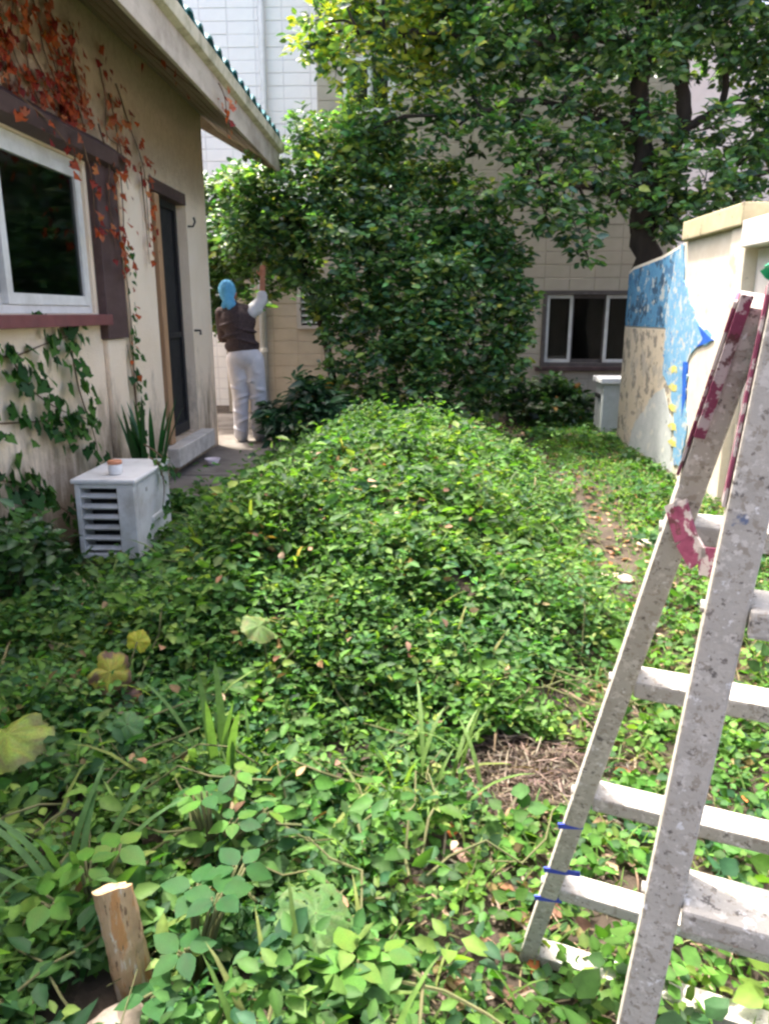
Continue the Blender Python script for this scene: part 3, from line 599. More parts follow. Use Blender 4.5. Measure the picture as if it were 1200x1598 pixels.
for pts, r0, r1 in (([(2.90,9.6,-.1),(2.86,9.6,1.2),(2.80,9.6,2.12),(2.72,9.6,2.58),(2.67,9.6,3.14),(2.59,9.6,3.81),(2.57,9.6,4.39),(2.57,9.6,5.2),(2.4,9.6,6.4)], .19, .05),
    ([(2.78,9.6,2.5),(3.03,9.8,3.24),(3.15,9.8,3.59),(3.08,9.8,4.06),(3.12,9.8,4.9)], .12, .06), ([(3.13,9.8,3.52),(3.4,9.8,3.62),(3.6,9.8,3.85),(3.56,9.8,4.3)], .06, .03),
    ([(2.62,9.6,3.48),(2.08,9.5,3.53),(1.76,9.4,3.64),(1.2,9.3,3.70),(.6,9.2,3.5)], .055, .02), ([(2.56,9.6,4.14),(2.16,9.5,4.36),(1.65,9.4,4.34),(.95,9.4,4.28),(.24,9.3,4.38),(-.58,9.1,4.33)], .07, .02),
    ([(2.69,9.6,2.65),(2.23,9.3,2.75),(1.74,9.0,2.78),(1.22,8.8,2.81)], .045, .018), ([(2.8,9.6,2.4),(3.2,9.4,2.7),(3.8,9.4,2.9),(4.4,9.5,3.1)], .06, .02)):
    o, rr = limb(pts, r0, r1); paths.append(o); tb.tube(o, rr, 12)
twigs(tb, TREE, paths, .013); tb.build('trunk', M['bark'], tree, smooth=True)
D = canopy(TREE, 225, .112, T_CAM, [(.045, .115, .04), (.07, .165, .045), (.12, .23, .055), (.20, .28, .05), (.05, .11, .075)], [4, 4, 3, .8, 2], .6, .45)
yel_lit = (D[0][:, 0] < 0.4) & (D[0][:, 2] > 3.7) & (rng.random(len(D[0])) < .55); D[4][yel_lit] = palette(int(yel_lit.sum()), [(.34, .38, .04), (.22, .32, .045), (.42, .42, .05)], [3, 3, 1])  # yellow at the upper left paints in the glow of backlit leaves
tag(link('crown', leaf_mesh('crown', *D, T_CAM, M['leaf_gloss']), None, tree), kind='stuff')
bush = empty('evergreen_shrub', (-.2, 9.4, 0), 'big rounded glossy evergreen shrub in the middle behind the weeds', 'shrub')
tb = MB(); paths = []
for pts, r0, r1 in (([(-.2,9.4,-.1),(-.25,9.4,.9),(-.5,9.4,1.9),(-.6,9.4,3.3)], .07, .02), ([(-.15,9.45,-.1),(.15,9.4,.9),(.4,9.4,2.3)], .06, .015), ([(-.9,9.3,-.1),(-1.0,9.4,1.0),(-1.4,9.4,2.2),(-1.9,9.6,2.6)], .06, .018), ([(.1,9.2,-.1),(.6,9.1,.8),(1.0,9.2,1.6)], .045, .012)):
    o, rr = limb(pts, r0, r1); paths.append(o); tb.tube(o, rr, 10)
twigs(tb, [c for c in BUSH if not (c[0] < -1.9 and c[2] < 2.1)], paths, .01); tb.build('trunk', M['bark'], bush, smooth=True)
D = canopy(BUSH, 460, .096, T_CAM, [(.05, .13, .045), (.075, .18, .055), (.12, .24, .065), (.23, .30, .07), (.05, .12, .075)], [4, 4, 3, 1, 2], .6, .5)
yel_lit = (D[0][:, 2] > 2.7) & (D[0][:, 0] > -1.2) & (rng.random(len(D[0])) < .3); D[4][yel_lit] = palette(int(yel_lit.sum()), [(.22, .26, .05), (.12, .21, .04)], [1, 1])  # yellowish leaves at the top paint in sunlit highlights
tag(link('crown', leaf_mesh('crown', *D, T_CAM, M['leaf_gloss']), None, bush), kind='stuff')
def small_bush(name, label, c, r, h, n, size, cols, wts, T=T_OV, long=False):
    b = empty(name, c, label, 'bush'); tb = MB(); P = []; cl = []
    for i in range(n):
        a = random.uniform(0, 6.283); d = r*math.sqrt(random.random()); zz = h*random.uniform(.35, 1)*(1-.45*(d/r)**2)
        e = Vector((c[0]+d*math.cos(a), c[1]+d*math.sin(a), c[2]+zz)); s = Vector((c[0]+.3*d*math.cos(a), c[1]+.3*d*math.sin(a), c[2]-.03))
        tb.tube([s, (s+e)/2 + Vector((0, 0, .05)), e], [.009, .006, .003], 5); cl.append((*e, .12))
    tb.build('stem', M['stem'], b, smooth=True)
    D = canopy(cl, 60, size, T, cols, wts, .7, .2)
    tag(link('foliage', leaf_mesh('foliage', *D, T, M['leaf_gloss']), None, b), kind='stuff')
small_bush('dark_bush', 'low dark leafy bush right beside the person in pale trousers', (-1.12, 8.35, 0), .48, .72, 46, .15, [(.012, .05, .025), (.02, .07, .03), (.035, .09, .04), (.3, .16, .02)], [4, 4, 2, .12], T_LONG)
small_bush('dark_bush', 'low dark bush under the dark framed window of the block building', (1.75, 10.2, 0), .62, .62, 55, .12, [(.02, .06, .02), (.03, .085, .025), (.055, .12, .03), (.25, .13, .03)], [4, 4, 2, .15], T_CAM)

# ------------------------------------------------------------------ ground cover
def occupied(x, y):
    """places where no weeds root: paved path, dry heap, unit, stake"""
    bad = (x < WX+.05) | ((y > 5.45) & (x < -1.30+.05*np.sin(y*5)))
    bad |= (((x-.36)/.24)**2 + ((y-2.12)/.20)**2 < 1)
    bad |= (x > -1.95) & (x < -1.52) & (y > 4.0) & (y < 4.85)
    bad |= (np.abs(x+.585) < .075) & (y > 1.08) & (y < 1.36)
    bad |= (x > SX-.02) & (y < 8.75)
    bad |= ((x+.36)/.10)**2 + ((y-1.27)/.07)**2 < 1
    return bad
def scatter(n, x0, x1, y0, y1, dens):
    x = rng.uniform(x0, x1, n); y = rng.uniform(y0, y1, n); k = (rng.random(n) < dens(x, y)) & ~occupied(x, y); return x[k], y[k]
def sprouts(x, y, hfun, nl, size, cols, wts, T, lean=.25, ring=False):
    n = len(x); h = hfun(x, y)*rng.uniform(.55, 1.15, n); z = gh(x, y); ln = rng.normal(0, lean, (n, 2))
    P, A, Nn, S, Cc = [], [], [], [], []; tint = palette(n, cols, wts, .15); pt = .5 + .5*wob(x, y, 3.1, 9); pt2 = rng.normal(0, .12, n)
    tint = tint*(np.array([.78, .92, 1.15])*(1-(pt+pt2))[:, None] + np.array([1.2, 1.12, .9])*(pt+pt2)[:, None])
    az0 = rng.uniform(0, 6.283, n)
    for j in range(nl):
        t = 1 - .75*(j/nl)*rng.uniform(.6, 1.2, n); az = az0 + j*2.4 + rng.normal(0, .3, n)
        p = np.stack([x + ln[:, 0]*h*t, y + ln[:, 1]*h*t, z + h*t], -1)
        a = np.stack([np.cos(az), np.sin(az), rng.normal(.12, .35, n)], -1); s = size*rng.uniform(.6, 1.25, n)
        P.append(p + a*(s*.25)[:, None]); A.append(a); Nn.append(np.array([0, -.12, 1.]) + rng.normal(0, .5, (n, 3))); S.append(s); Cc.append(tint*(1 + rng.normal(0, .16, (n, 1))))
    return tuple(np.concatenate(q) for q in (P, A, Nn, S)) + (np.clip(np.concatenate(Cc), .004, 1),)
def clump(x, y): return .5 + .5*wob(x, y, 2.6, 1.0)
def cat(*D): return tuple(np.concatenate([d[i] for d in D]) for i in range(5))
def mound_d(x, y):
    e = smooth(.22, -.25, x - xb(y) - .16*wob(x, y, 4) - .08*wob(x, y, 9, 2)); far = smooth(9.2, 8.4, y)
    gap = smooth(-.8, -.5, wob(x, y, 5.2, 4)) * (1 - .85*np.exp(-(((x+.05)/.33)**2 + ((y-2.33-.25*x)/.13)**2)))
    return e*far*gap*(.6 + .4*clump(x, y))
def mound_h(x, y): return (.04 + .34*clump(x*1.6, y*1.6)**1.3*(.35+.65*clump(x*4+2, y*4)))*(1 - .65*smooth(4.6, 4.2, y)*smooth(3.2, 3.6, y)*smooth(-1.2, -1.5, x))*(.55 + .45*smooth(-2.1, -1.4, x))*(1 - .35*smooth(6.5, 8.5, y))
T_LOW = leaf_template(.56, .11, .14, low=True)
x, y = scatter(17000, -2.1, 1.5, 2.2, 3.6, lambda x, y: mound_d(x, y)*smooth(3.7, 3.3, y))
D1 = sprouts(x, y, mound_h, 7, .037, G_WEED, [3, 4, 3, 2, 1, .12], T_OV)
x, y = scatter(9000, -2.1, .6, .75, 2.35, mound_d)
D2 = sprouts(x, y, lambda x, y: (.04 + .2*clump(x*2, y*2)*(.3+.7*clump(x*6, y*6))), 6, .035, G_WEED, [3, 4, 3, 2, .8, .15], T_OV)
xs, ys = scatter(1900, -1.9, .35, .8, 3.2, lambda x, y: mound_d(x, y)*smooth(.3, .7, clump(x*2.1+8, y*2.1))); D3 = sprouts(xs, ys, lambda x, y: (.10 + .15*clump(x*2, y*2)), 5, .062, G_WEED, [2, 4, 4, 3, .5, .05], T_OV)
tag(link('foreground_weeds', leaf_mesh('foreground_weeds', *cat(D1, D2, D3), T_OV, M['leaf'])), 'green leafy weeds in the foreground around the cut stake', 'weeds', kind='stuff')
x, y = scatter(30000, -2.1, 1.5, 3.3, 9.2, lambda x, y: mound_d(x, y)*smooth(3.25, 3.65, y))
D1 = sprouts(x, y, mound_h, 6, .040, G_WEED, [3, 4, 3, 2, 1, .12], T_LOW)
xs, ys = scatter(4200, -2.0, 1.2, 3.0, 8.5, lambda x, y: mound_d(x, y)*smooth(.25, .65, clump(x*1.4+5, y*1.4+2))); D2 = sprouts(xs, ys, lambda x, y: mound_h(x, y)*1.15 + .04, 6, .068, G_WEED, [3, 4, 3, 2, .6, .05], T_LOW)
xs, ys = scatter(1300, -1.7, 1.15, 2.4, 8.6, lambda x, y: mound_d(x, y)*smooth(.35, .7, clump(x*1.9+3, y*1.9)))
D3 = sprouts(xs, ys, lambda x, y: mound_h(x, y) + .13, 8, .05, G_WEED, [2, 4, 4, 2, 1.2, .1], T_LOW, .5)
xs, ys = scatter(2600, -1.6, 1.1, 2.3, 8, lambda x, y: mound_d(x, y)*smooth(.5, .2, clump(x*2.3+1, y*2.3)))
D4 = sprouts(xs, ys, lambda x, y: mound_h(x, y)*.9 + .02, 7, .026, G_WEED, [2, 4, 4, 2, 2, .3], T_LOW, .4)
tag(link('ground_cover_weeds', leaf_mesh('ground_cover_weeds', *cat(D1, D2, D3, D4), T_LOW, M['leaf'])), 'shaggy mound of small leafy green weeds in mid yard', 'weeds', kind='stuff')
# wiry stems showing between the leaves
mbs = MB(); xs, ys = scatter(1500, -2.0, 1.2, .8, 6, mound_d)
for i in range(len(xs)):
    zz = float(gh(xs[i], ys[i])); hh = random.uniform(.06, .15); dx, dy = random.gauss(0, .09), random.gauss(0, .09)
    mbs.tube([(xs[i], ys[i], zz-.02), (xs[i]+dx*.4, ys[i]+dy*.4, zz+hh*.6), (xs[i]+dx, ys[i]+dy, zz+hh)], [.0025, .002, .0012], 4, False)
for i in range(170):
    a = random.uniform(0, 6.283); x_, y_ = random.uniform(-1.6, .9), random.uniform(1.0, 5.5); pts = []
    if occupied(np.array([x_]), np.array([y_]))[0] or x_ > xb(y_) + .1: continue
    for k in range(7):
        hz = float(mound_h(np.array([x_]), np.array([y_]))[0])*.9 if y_ > 2.3 else .14
        pts.append((x_, y_, float(gh(x_, y_)) + hz*random.uniform(.6, 1.1))); a += random.gauss(0, .5); x_ += .09*math.cos(a); y_ += .09*math.sin(a)
    mbs.tube(pts, [.004, .004, .0035, .003, .003, .0025, .002], 5, False)
tag(mbs.build('weed_stems', M['stem']), 'thin upright stems among the leafy weeds', 'stems', kind='stuff')
# low creeping weeds and grass right of the mound, under and behind the ladder
def low_d(x, y):
    e = smooth(-.15, .15, x - xb(y)); path = 1 - .88*np.exp(-((x - (1.28 + .10*np.sin(y*1.3)))/.26)**2)*smooth(3.0, 4.2, y)
    return e*path*(.4 + .6*clump(x*1.7, y*1.7))
x, y = scatter(21000, .0, 3.4, .5, 11, low_d)
D1 = sprouts(x, y, lambda x, y: .03 + .05*clump(x*3, y*3), 5, .034, [(.05, .13, .02), (.08, .18, .03), (.13, .22, .04), (.035, .09, .03), (.2, .16, .07)], [3, 4, 2, 2, .3], T_RD)
x, y = scatter(500, .3, 2.3, .9, 9.5, low_d); D2 = sprouts(x, y, lambda x, y: .08 + .06*clump(x*3, y*3), 6, .06, G_WEED, [3, 4, 2, 2, .5, .1], T_RD)
tag(link('low_weeds', leaf_mesh('low_weeds', *cat(D1, D2), T_RD, M['leaf'])), 'small creeping weeds on the bare ground under the ladder', 'weeds', kind='stuff')
def blades(n, x0, x1, y0, y1, dens, size, cols, wts, m, up=1.0):
    x, y = scatter(n, x0, x1, y0, y1, dens); n = len(x); az = rng.uniform(0, 6.283, n)
    A = np.stack([np.cos(az), np.sin(az), rng.uniform(.2, 2.0, n)*up], -1); P = np.stack([x, y, gh(x, y)-.005], -1)
    side = np.stack([-np.sin(az), np.cos(az), 0*az], -1); Nn = np.cross(nrm(A), side); Nn *= np.sign(Nn[:, 2:3]+1e-6)
    return P, A, Nn, size*rng.uniform(.5, 1.3, n), palette(n, cols, wts)
GR = [(.07, .15, .03), (.11, .20, .04), (.17, .22, .06), (.26, .22, .11)]
D1 = blades(26000, .0, 3.2, .5, 9, lambda x, y: low_d(x, y), .10, GR, [3, 4, 2, 1.2], None)
D2 = blades(900, -1.9, .9, .7, 5, mound_d, .24, GR, [3, 4, 2, .6], None, 1.6)
tag(link('grass', leaf_mesh('grass', *cat(D1, D2), T_BL, M['leaf'])), 'short grass blades growing between the weeds', 'grass', kind='stuff')
# fallen leaves
def litter_d(x, y): return np.clip(smooth(-.2, .1, x - xb(y))*(.35 + .5*clump(x*2+4, y*2)) + .25*np.exp(-((x-1.28)/.3)**2), 0, 1)*smooth(10.5, 9.5, y)
x, y = scatter(5200, -.2, 2.6, .6, 10.5, litter_d); n = len(x); az = rng.uniform(0, 6.283, n)
LIT = [(.16, .09, .05), (.24, .15, .09), (.10, .06, .04), (.33, .24, .16), (.36, .12, .04)]
D1 = (np.stack([x, y, gh(x, y)+rng.uniform(.004, .02, n)], -1), np.stack([np.cos(az), np.sin(az), rng.normal(0, .15, n)], -1), np.array([0, 0, 1.])+rng.normal(0, .25, (n, 3)), rng.uniform(.03, .08, n), palette(n, LIT, [4, 4, 3, 2, .35]))
x, y = scatter(260, -1.9, .4, .8, 5, lambda x, y: 0*x+1); n = len(x); az = rng.uniform(0, 6.283, n)
D2 = (np.stack([x, y, gh(x, y)+rng.uniform(.004, .25, n)], -1), np.stack([np.cos(az), np.sin(az), rng.normal(0, .3, n)], -1), np.array([0, 0, 1.])+rng.normal(0, .5, (n, 3)), rng.uniform(.025, .06, n), palette(n, LIT, [4, 4, 3, 2, .3]))
tag(link('leaf_litter', leaf_mesh('leaf_litter', *cat(D1, D2), T_OV, M['leaf_dry'])), 'brown fallen leaves scattered on the bare path', 'fallen leaves', kind='stuff')
# dry cut grass heap
n = 2600; a = rng.uniform(0, 6.283, n); rr = np.sqrt(rng.random(n)); x = .36 + .36*rr*np.cos(a); y = 2.12 + .32*rr*np.sin(a)
az = rng.normal(.5, .9, n); z = gh(x, y) + .05*(1-rr**2)*rng.random(n) + .003
D1 = (np.stack([x, y, z], -1), np.stack([np.cos(az), np.sin(az), rng.normal(0, .16, n)], -1), np.array([0, 0, 1.])+rng.normal(0, .5, (n, 3)), rng.uniform(.04, .12, n), palette(n, [(.11, .085, .065), (.16, .125, .10), (.075, .055, .042), (.21, .175, .14)], [3, 4, 3, 1.5]))
x = rng.uniform(.0, 1.0, 700); y = rng.uniform(1.0, 3.0, 700); az = rng.uniform(0, 6.283, 700)
D2 = (np.stack([x, y, gh(x, y)+rng.uniform(.004, .03, 700)], -1), np.stack([np.cos(az), np.sin(az), rng.normal(0, .1, 700)], -1), np.array([0, 0, 1.])+rng.normal(0, .5, (700, 3)), rng.uniform(.05, .16, 700), palette(700, [(.20, .15, .10), (.30, .235, .17)], [1, 1]))
tag(link('dry_grass_heap', leaf_mesh('dry_grass_heap', *cat(D1, D2), T_BL, M['leaf_dry'])), 'heap of dry brown cut grass left of the ladder foot', 'dry grass', kind='stuff')

# ------------------------------------------------------------------ climbers, each leaf a part
def ivy_leaf(col, m, name='leaf', size=1.0, lobes=True):
    pts = [(0, 0), (.25, .34), (.12, .46), (.5, .42), (.62, .26), (1, 0)] if lobes else [(0, 0), (.15, .22), (.4, .34), (.7, .24), (1, 0)]
    up = pts; lo = [(x, -y) for x, y in pts[1:-1]]
    v = [(x*size, y*size, (.10*abs(y) - .12*x*x)*size) for x, y in up] + [(x*size, y*size, (.10*abs(y) - .12*x*x)*size) for x, y in lo] + [(.45*size, 0, -.02*size)]
    nU = len(up); f = []; c = len(v)-1
    for i in range(nU-1): f.append((i, c, i+1)[::-1] if False else (c, i+1, i))
    chain = [0] + list(range(nU, nU+len(lo))) + [nU-1]
    for i in range(len(chain)-1): f.append((c, chain[i], chain[i+1]))
    me = bpy.data.meshes.new(name); me.from_pydata(v, [], f)
    a = me.color_attributes.new('Col', 'FLOAT_COLOR', 'POINT')
    for i in range(len(v)): a.data[i].color = (*[c_*random.uniform(.85, 1.15) for c_ in col], 1)
    for p in me.polygons: p.use_smooth = True
    me.materials.append(m); return me
def orient(axis, normal):
    a = Vector(axis).normalized(); n_ = Vector(normal); b = n_.cross(a).normalized(); n2 = a.cross(b)
    return Matrix((a, b, n2)).transposed()
def put_leaf(parent, me, p, axis, normal, s):
    o = bpy.data.objects.new('leaf', me); C.objects.link(o); o.parent = parent
    o.matrix_local = Matrix.Translation(Vector(p) - parent.location) @ orient(axis, normal).to_4x4() @ Matrix.Scale(s, 4); return o
def creeper(name, label, strands, meshes, base, n_per, size, spread, wall=True):
    cr = empty(name, base, label, 'creeper'); st = MB()
    extra = MB(); ecol = []; total = 0
    for pts, cnt in sorted(strands, key=lambda q: -q[1]):
        o, rr = limb(pts, .006, .002, 4); st.tube(o, rr, 5)
        for _ in range(cnt):
            i = random.randrange(len(o)-1); p = o[i].lerp(o[i+1], random.random())
            p = p + Vector((random.uniform(.01, .05), random.gauss(0, spread), random.gauss(0, spread*.8)))
            me_ = random.choice(meshes); ax_ = (random.uniform(-.1, .5), random.gauss(0, .7), -random.uniform(.2, 1.2)); nm_ = (1, random.gauss(0, .5), random.uniform(.1, .9)); sz = size*random.uniform(.6, 1.3); total += 1
            if total <= 295: put_leaf(cr, me_, p, ax_, nm_, sz)
            else:
                mx = Matrix.Translation(p) @ orient(ax_, nm_).to_4x4() @ Matrix.Scale(sz, 4)
                extra.add([mx @ v.co for v in me_.vertices], [tuple(q_.vertices) for q_ in me_.polygons]); ecol += [tuple(d.color) for d in me_.color_attributes['Col'].data]
    if extra.v:
        eo = extra.build('leaf_mass', M['leaf'], cr, smooth=True); at = eo.data.color_attributes.new('Col', 'FLOAT_COLOR', 'POINT')
        at.data.foreach_set('color', np.array(ecol, np.float32).reshape(-1)); tag(eo, kind='stuff')
    st.build('stem', M['vine_stem'], cr, smooth=True); return cr
red = [ivy_leaf(c, M['leaf'], size=1) for c in ((.46, .10, .032), (.37, .065, .026), (.52, .155, .06), (.30, .04, .022), (.44, .14, .075), (.22, .028, .024))]
grn = [ivy_leaf(c, M['leaf'], size=1) for c in ((.03, .10, .02), (.05, .14, .03), (.075, .18, .035), (.025, .075, .025))]
X1 = WX+.012
rs = []
for i in range(20):                     # sheets of red leaves above the hood
    y0 = random.uniform(3.9, 5.6); z0 = random.uniform(2.95, 3.3)
    rs.append(([(X1, y0, z0), (X1, y0+random.uniform(-.15, .2), z0-.2), (X1, y0+random.uniform(-.15, .3), max(2.58, z0-.45)), (X1, y0+random.uniform(-.1, .35), 2.60)], 24))
rs += [([(X1+.06, 5.35, 2.62), (X1+.08, 5.42, 2.4), (X1+.07, 5.40, 2.15), (X1+.07, 5.46, 1.85)], 30), ([(X1+.1, 4.2, 2.5), (X1+.13, 4.5, 2.42), (X1+.12, 4.75, 2.33), (X1+.10, 4.9, 2.25)], 22), ([(X1+.1, 4.95, 2.45), (X1+.12, 5.0, 2.25), (X1+.1, 5.05, 2.05), (X1+.08, 5.08, 1.95)], 16), ([(X1+.1, 5.55, 2.55), (X1+.09, 5.6, 2.2), (X1+.08, 5.58, 1.9), (X1+.06, 5.6, 1.65)], 26), ([(X1+.05, 6.15, 2.5), (X1+.04, 6.2, 2.2), (X1+.04, 6.22, 1.8)], 16),
       ([(X1, 5.9, 3.0), (X1, 6.1, 2.8), (X1+.03, 6.25, 2.55), (X1+.03, 6.3, 2.35), (X1+.03, 6.28, 1.95)], 34), ([(X1, 5.75, 2.9), (X1+.02, 5.82, 2.6), (X1+.03, 5.9, 2.3)], 18), ([(X1+.25, 5.6, 3.18), (X1+.45, 5.9, 3.05), (X1+.6, 6.3, 2.95), (X1+.68, 6.4, 2.85)], 18), ([(X1+.69, 6.1, 3.05), (X1+.69, 6.3, 2.98), (X1+.68, 6.35, 2.75)], 10)]
creeper('red_creeper', 'autumn red creeper hanging over the house window and eave', rs, red, (X1, 5, 2.6), 0, .062, .075)
gs = []
for pts, cnt in (([(X1, 3.6, 1.25), (X1, 4.0, 1.2), (X1, 4.4, 1.25), (X1, 4.85, 1.3)], 40), ([(X1, 4.0, 1.2), (X1+.03, 4.15, 1.0), (X1+.02, 4.5, .85), (X1+.03, 4.85, .75)], 44), ([(X1, 3.6, .9), (X1, 4.0, .85), (X1+.02, 4.45, .8), (X1, 4.7, .7)], 34), ([(X1+.02, 4.7, 1.2), (X1+.02, 4.75, .95), (X1+.03, 4.9, .6), (X1+.05, 4.85, .3)], 48), ([(X1, 3.7, .6), (X1, 4.0, .5), (X1+.04, 4.3, .3), (X1+.05, 4.6, .1)], 60), ([(X1+.05, 3.6, .35), (X1+.05, 3.9, .2), (X1+.05, 4.2, .1)], 50)): gs.append((pts, cnt))
creeper('green_creeper', 'green creeper climbing the cream wall below the house window', gs, grn, (X1, 4.4, .1), 0, .095, .075)
creeper('green_creeper', 'narrow green creeper climbing the pilaster between window and door', [([(X1+.03, 5.72, .3), (X1+.03, 5.7, .9), (X1+.03, 5.74, 1.4), (X1+.03, 5.68, 1.95)], 60), ([(X1+.03, 5.66, .3), (X1+.03, 5.7, .7), (X1+.03, 5.62, 1.2)], 34)], grn + grn + [red[0]], (X1, 5.7, .3), 0, .06, .035)

creeper('green_creeper', 'small green creeper spray hanging over the side of the white air conditioner', [([(-1.60, 4.55, .56), (-1.53, 4.5, .52), (-1.50, 4.47, .40), (-1.51, 4.45, .28)], 16), ([(-1.72, 4.8, .6), (-1.58, 4.7, .54), (-1.51, 4.66, .42)], 12)], grn, (-1.6, 4.6, .5), 0, .06, .03)

# ------------------------------------------------------------------ single foreground plants
def strap(mb_or, p, az, L, w_, lean, m, parent, col):
    n_ = 8; v = []; cx, sx = math.cos(az), math.sin(az)
    for i in range(n_+1):
        t = i/n_; r = L*(lean*t*.6 + lean*.5*t*t); z = L*(t - .42*lean*t*t*t); ww = w_*(math.sin(math.pi*(.12+.88*t))**.6)*.5 if t < 1 else 0
        for s in (-1, 0, 1): v.append((p[0]+cx*r - sx*ww*s, p[1]+sx*r + cx*ww*s, p[2]+z + abs(s)*.15*ww))
    f = [(i*3+k, i*3+k+1, i*3+k+4, i*3+k+3) for i in range(n_) for k in range(2)]
    me = bpy.data.meshes.new('leaf'); me.from_pydata(v, [], f); a = me.color_attributes.new('Col', 'FLOAT_COLOR', 'POINT')
    for d in a.data: d.color = (*col, 1)
    for q in me.polygons: q.use_smooth = True
    return link('leaf', me, m, parent)
small_bush('vine_thicket', 'dark tangled vine thicket at the foot of the cream wall', (-2.0, 3.35, 0), .30, .5, 46, .07, [(.025, .075, .02), (.035, .10, .025), (.06, .14, .03)], [4, 4, 2], T_OV)
lily = empty('strap_leaf_plant', (-1.86, 5.25, 0), 'upright plant with dark strap leaves between the white unit and the door', 'plant')
for i in range(19): strap(None, (-1.87+random.gauss(0, .05), 5.25+random.gauss(0, .06), .02), random.uniform(0, 6.283), random.uniform(.7, 1.0), .045, random.uniform(.05, .27), M['leaf_gloss'], lily, (.02*random.uniform(.7, 1.5), .075*random.uniform(.7, 1.5), .025))
def big_leaf(name, col, spots, size, holes=False, lobes=True):
    """rounded lobed leaf with wavy rim, veins as folds; optional eaten holes"""
    bm = bmesh.new(); nr, na = 7, 40; ring = [[None]*na for _ in range(nr+1)]; c = bm.verts.new((0, 0, 0))
    for r_ in range(1, nr+1):
        for k in range(na):
            a = 2*math.pi*k/na; rad = .5*(1 + .07*math.cos(5*a) - .35*max(0, math.cos(a+math.pi))**6 + .05*math.sin(17*a+1)*(r_ == nr))*r_/nr
            z = .025*math.cos(5*a)*r_/nr - .13*(r_/nr)**2 + .02*math.sin(9*a)*(r_/nr)
            ring[r_][k] = bm.verts.new((rad*math.cos(a), rad*math.sin(a), z))
    for k in range(na): bm.faces.new((c, ring[1][k], ring[1][(k+1) % na]))
    for r_ in range(1, nr):
        for k in range(na):
            if holes and r_ > 1 and random.random() < .07: continue
            bm.faces.new((ring[r_][k], ring[r_+1][k], ring[r_+1][(k+1) % na], ring[r_][(k+1) % na]))
    me = bpy.data.meshes.new(name); bm.to_mesh(me); bm.free(); a = me.color_attributes.new('Col', 'FLOAT_COLOR', 'POINT')
    for i, vtx in enumerate(me.vertices):
        ang = math.atan2(vtx.co.y, vtx.co.x); rr_ = vtx.co.xy.length; t = .5+.5*math.sin(vtx.co.x*13+1)*math.sin(vtx.co.y*11+.7)
        k = 1 if (spots and t*rr_*2 > .42) else 0
        vein = .25 if abs(math.sin(2.5*ang)) < .12 else 0
        base = spots if k else col; a.data[i].color = (*[min(1, b_*(1+vein)*random.uniform(.85, 1.15)) for b_ in base], 1)
    for p in me.polygons: p.use_smooth = True
    return me
def leaf_plant(name, label, base, items):
    p = empty(name, base, label, 'plant'); sb = MB()
    for (pos, axis, nrml, s, me) in items:
        o = put_leaf(p, me, pos, axis, nrml, s); b = Vector(base); e = Vector(pos); sb.tube([b + Vector((0, 0, -.02)), (b+e)/2 + Vector((0, 0, .03)), e], [.005, .004, .003], 5)
        if not me.materials: me.materials.append(M['leaf'])
    sb.build('stem', M['stem'], p, smooth=True)
leaf_plant('large_leaf_plant', 'big round yellow green lobed leaf at the left edge', (-1.14, 1.95, .0), [((-1.16, 1.92, .24), (.5, -.8, -.2), (.35, -.75, .75), .24, big_leaf('big_leaf', (.20, .26, .05), (.13, .15, .05), 1))])
leaf_plant('large_leaf_plant', 'yellowing lobed leaf with brown withered patches left of the mound', (-1.05, 2.45, .0), [((-1.03, 2.36, .22), (.8, .2, -.5), (.2, -.75, .6), .15, big_leaf('big_leaf', (.28, .27, .05), (.13, .08, .055), 1)), ((-.98, 2.5, .27), (.3, .4, .8), (.1, -.85, .5), .085, big_leaf('big_leaf', (.36, .36, .05), None, 1)), ((-1.0, 2.38, .13), (.4, -.6, -.4), (.2, -.7, .6), .12, big_leaf('big_leaf', (.12, .07, .06), (.2, .12, .05), 1))])
leaf_plant('large_leaf_plant', 'pale green lobed leaf full of eaten holes at the bottom centre', (-.17, 1.33, .0), [((-.19, 1.32, .20), (.3, .8, .1), (.05, -.5, .85), .17, big_leaf('big_leaf', (.08, .16, .05), (.10, .18, .06), 1, True))])
leaf_plant('large_leaf_plant', 'broad dull green leaf on the near slope of the mound', (-.5, 2.5, .1), [((-.52, 2.45, .36), (-.5, -.5, .1), (-.1, -.7, .8), .13, big_leaf('big_leaf', (.12, .19, .06), (.17, .2, .07), 1)), ((-.86, 2.05, .20), (.4, .2, .1), (.1, -.5, .8), .10, big_leaf('big_leaf', (.06, .14, .05), None, 1))])
dk = [ivy_leaf(c, M['leaf'], lobes=False) for c in ((.025, .095, .028), (.035, .12, .03), (.03, .105, .022))]; br = [ivy_leaf(c, M['leaf'], lobes=False) for c in ((.085, .20, .03), (.115, .225, .035), (.07, .17, .03))]
def compound(name, label, base, tops, meshes, s, nl=5):
    it = []
    for (tx, ty, tz) in tops:
        a0 = random.uniform(0, 6.283)
        for k in range(nl):
            a = a0 + k*2*math.pi/nl + random.gauss(0, .15); it.append(((tx+.012*math.cos(a), ty+.012*math.sin(a), tz+random.uniform(-.006, .01)), (math.cos(a), math.sin(a), random.gauss(-.05, .15)), (random.gauss(0, .2), random.gauss(-.15, .2), 1), s*random.uniform(.8, 1.2), random.choice(meshes)))
    leaf_plant(name, label, base, it)
compound('compound_leaf_plant', 'dark bluish green compound leaf plant beside the cut stake', (-.45, 1.30, 0), [(-.45, 1.24, .17), (-.40, 1.33, .22), (-.50, 1.18, .12), (-.37, 1.42, .22), (-.43, 1.16, .10), (-.46, 1.38, .2)], dk, .068)
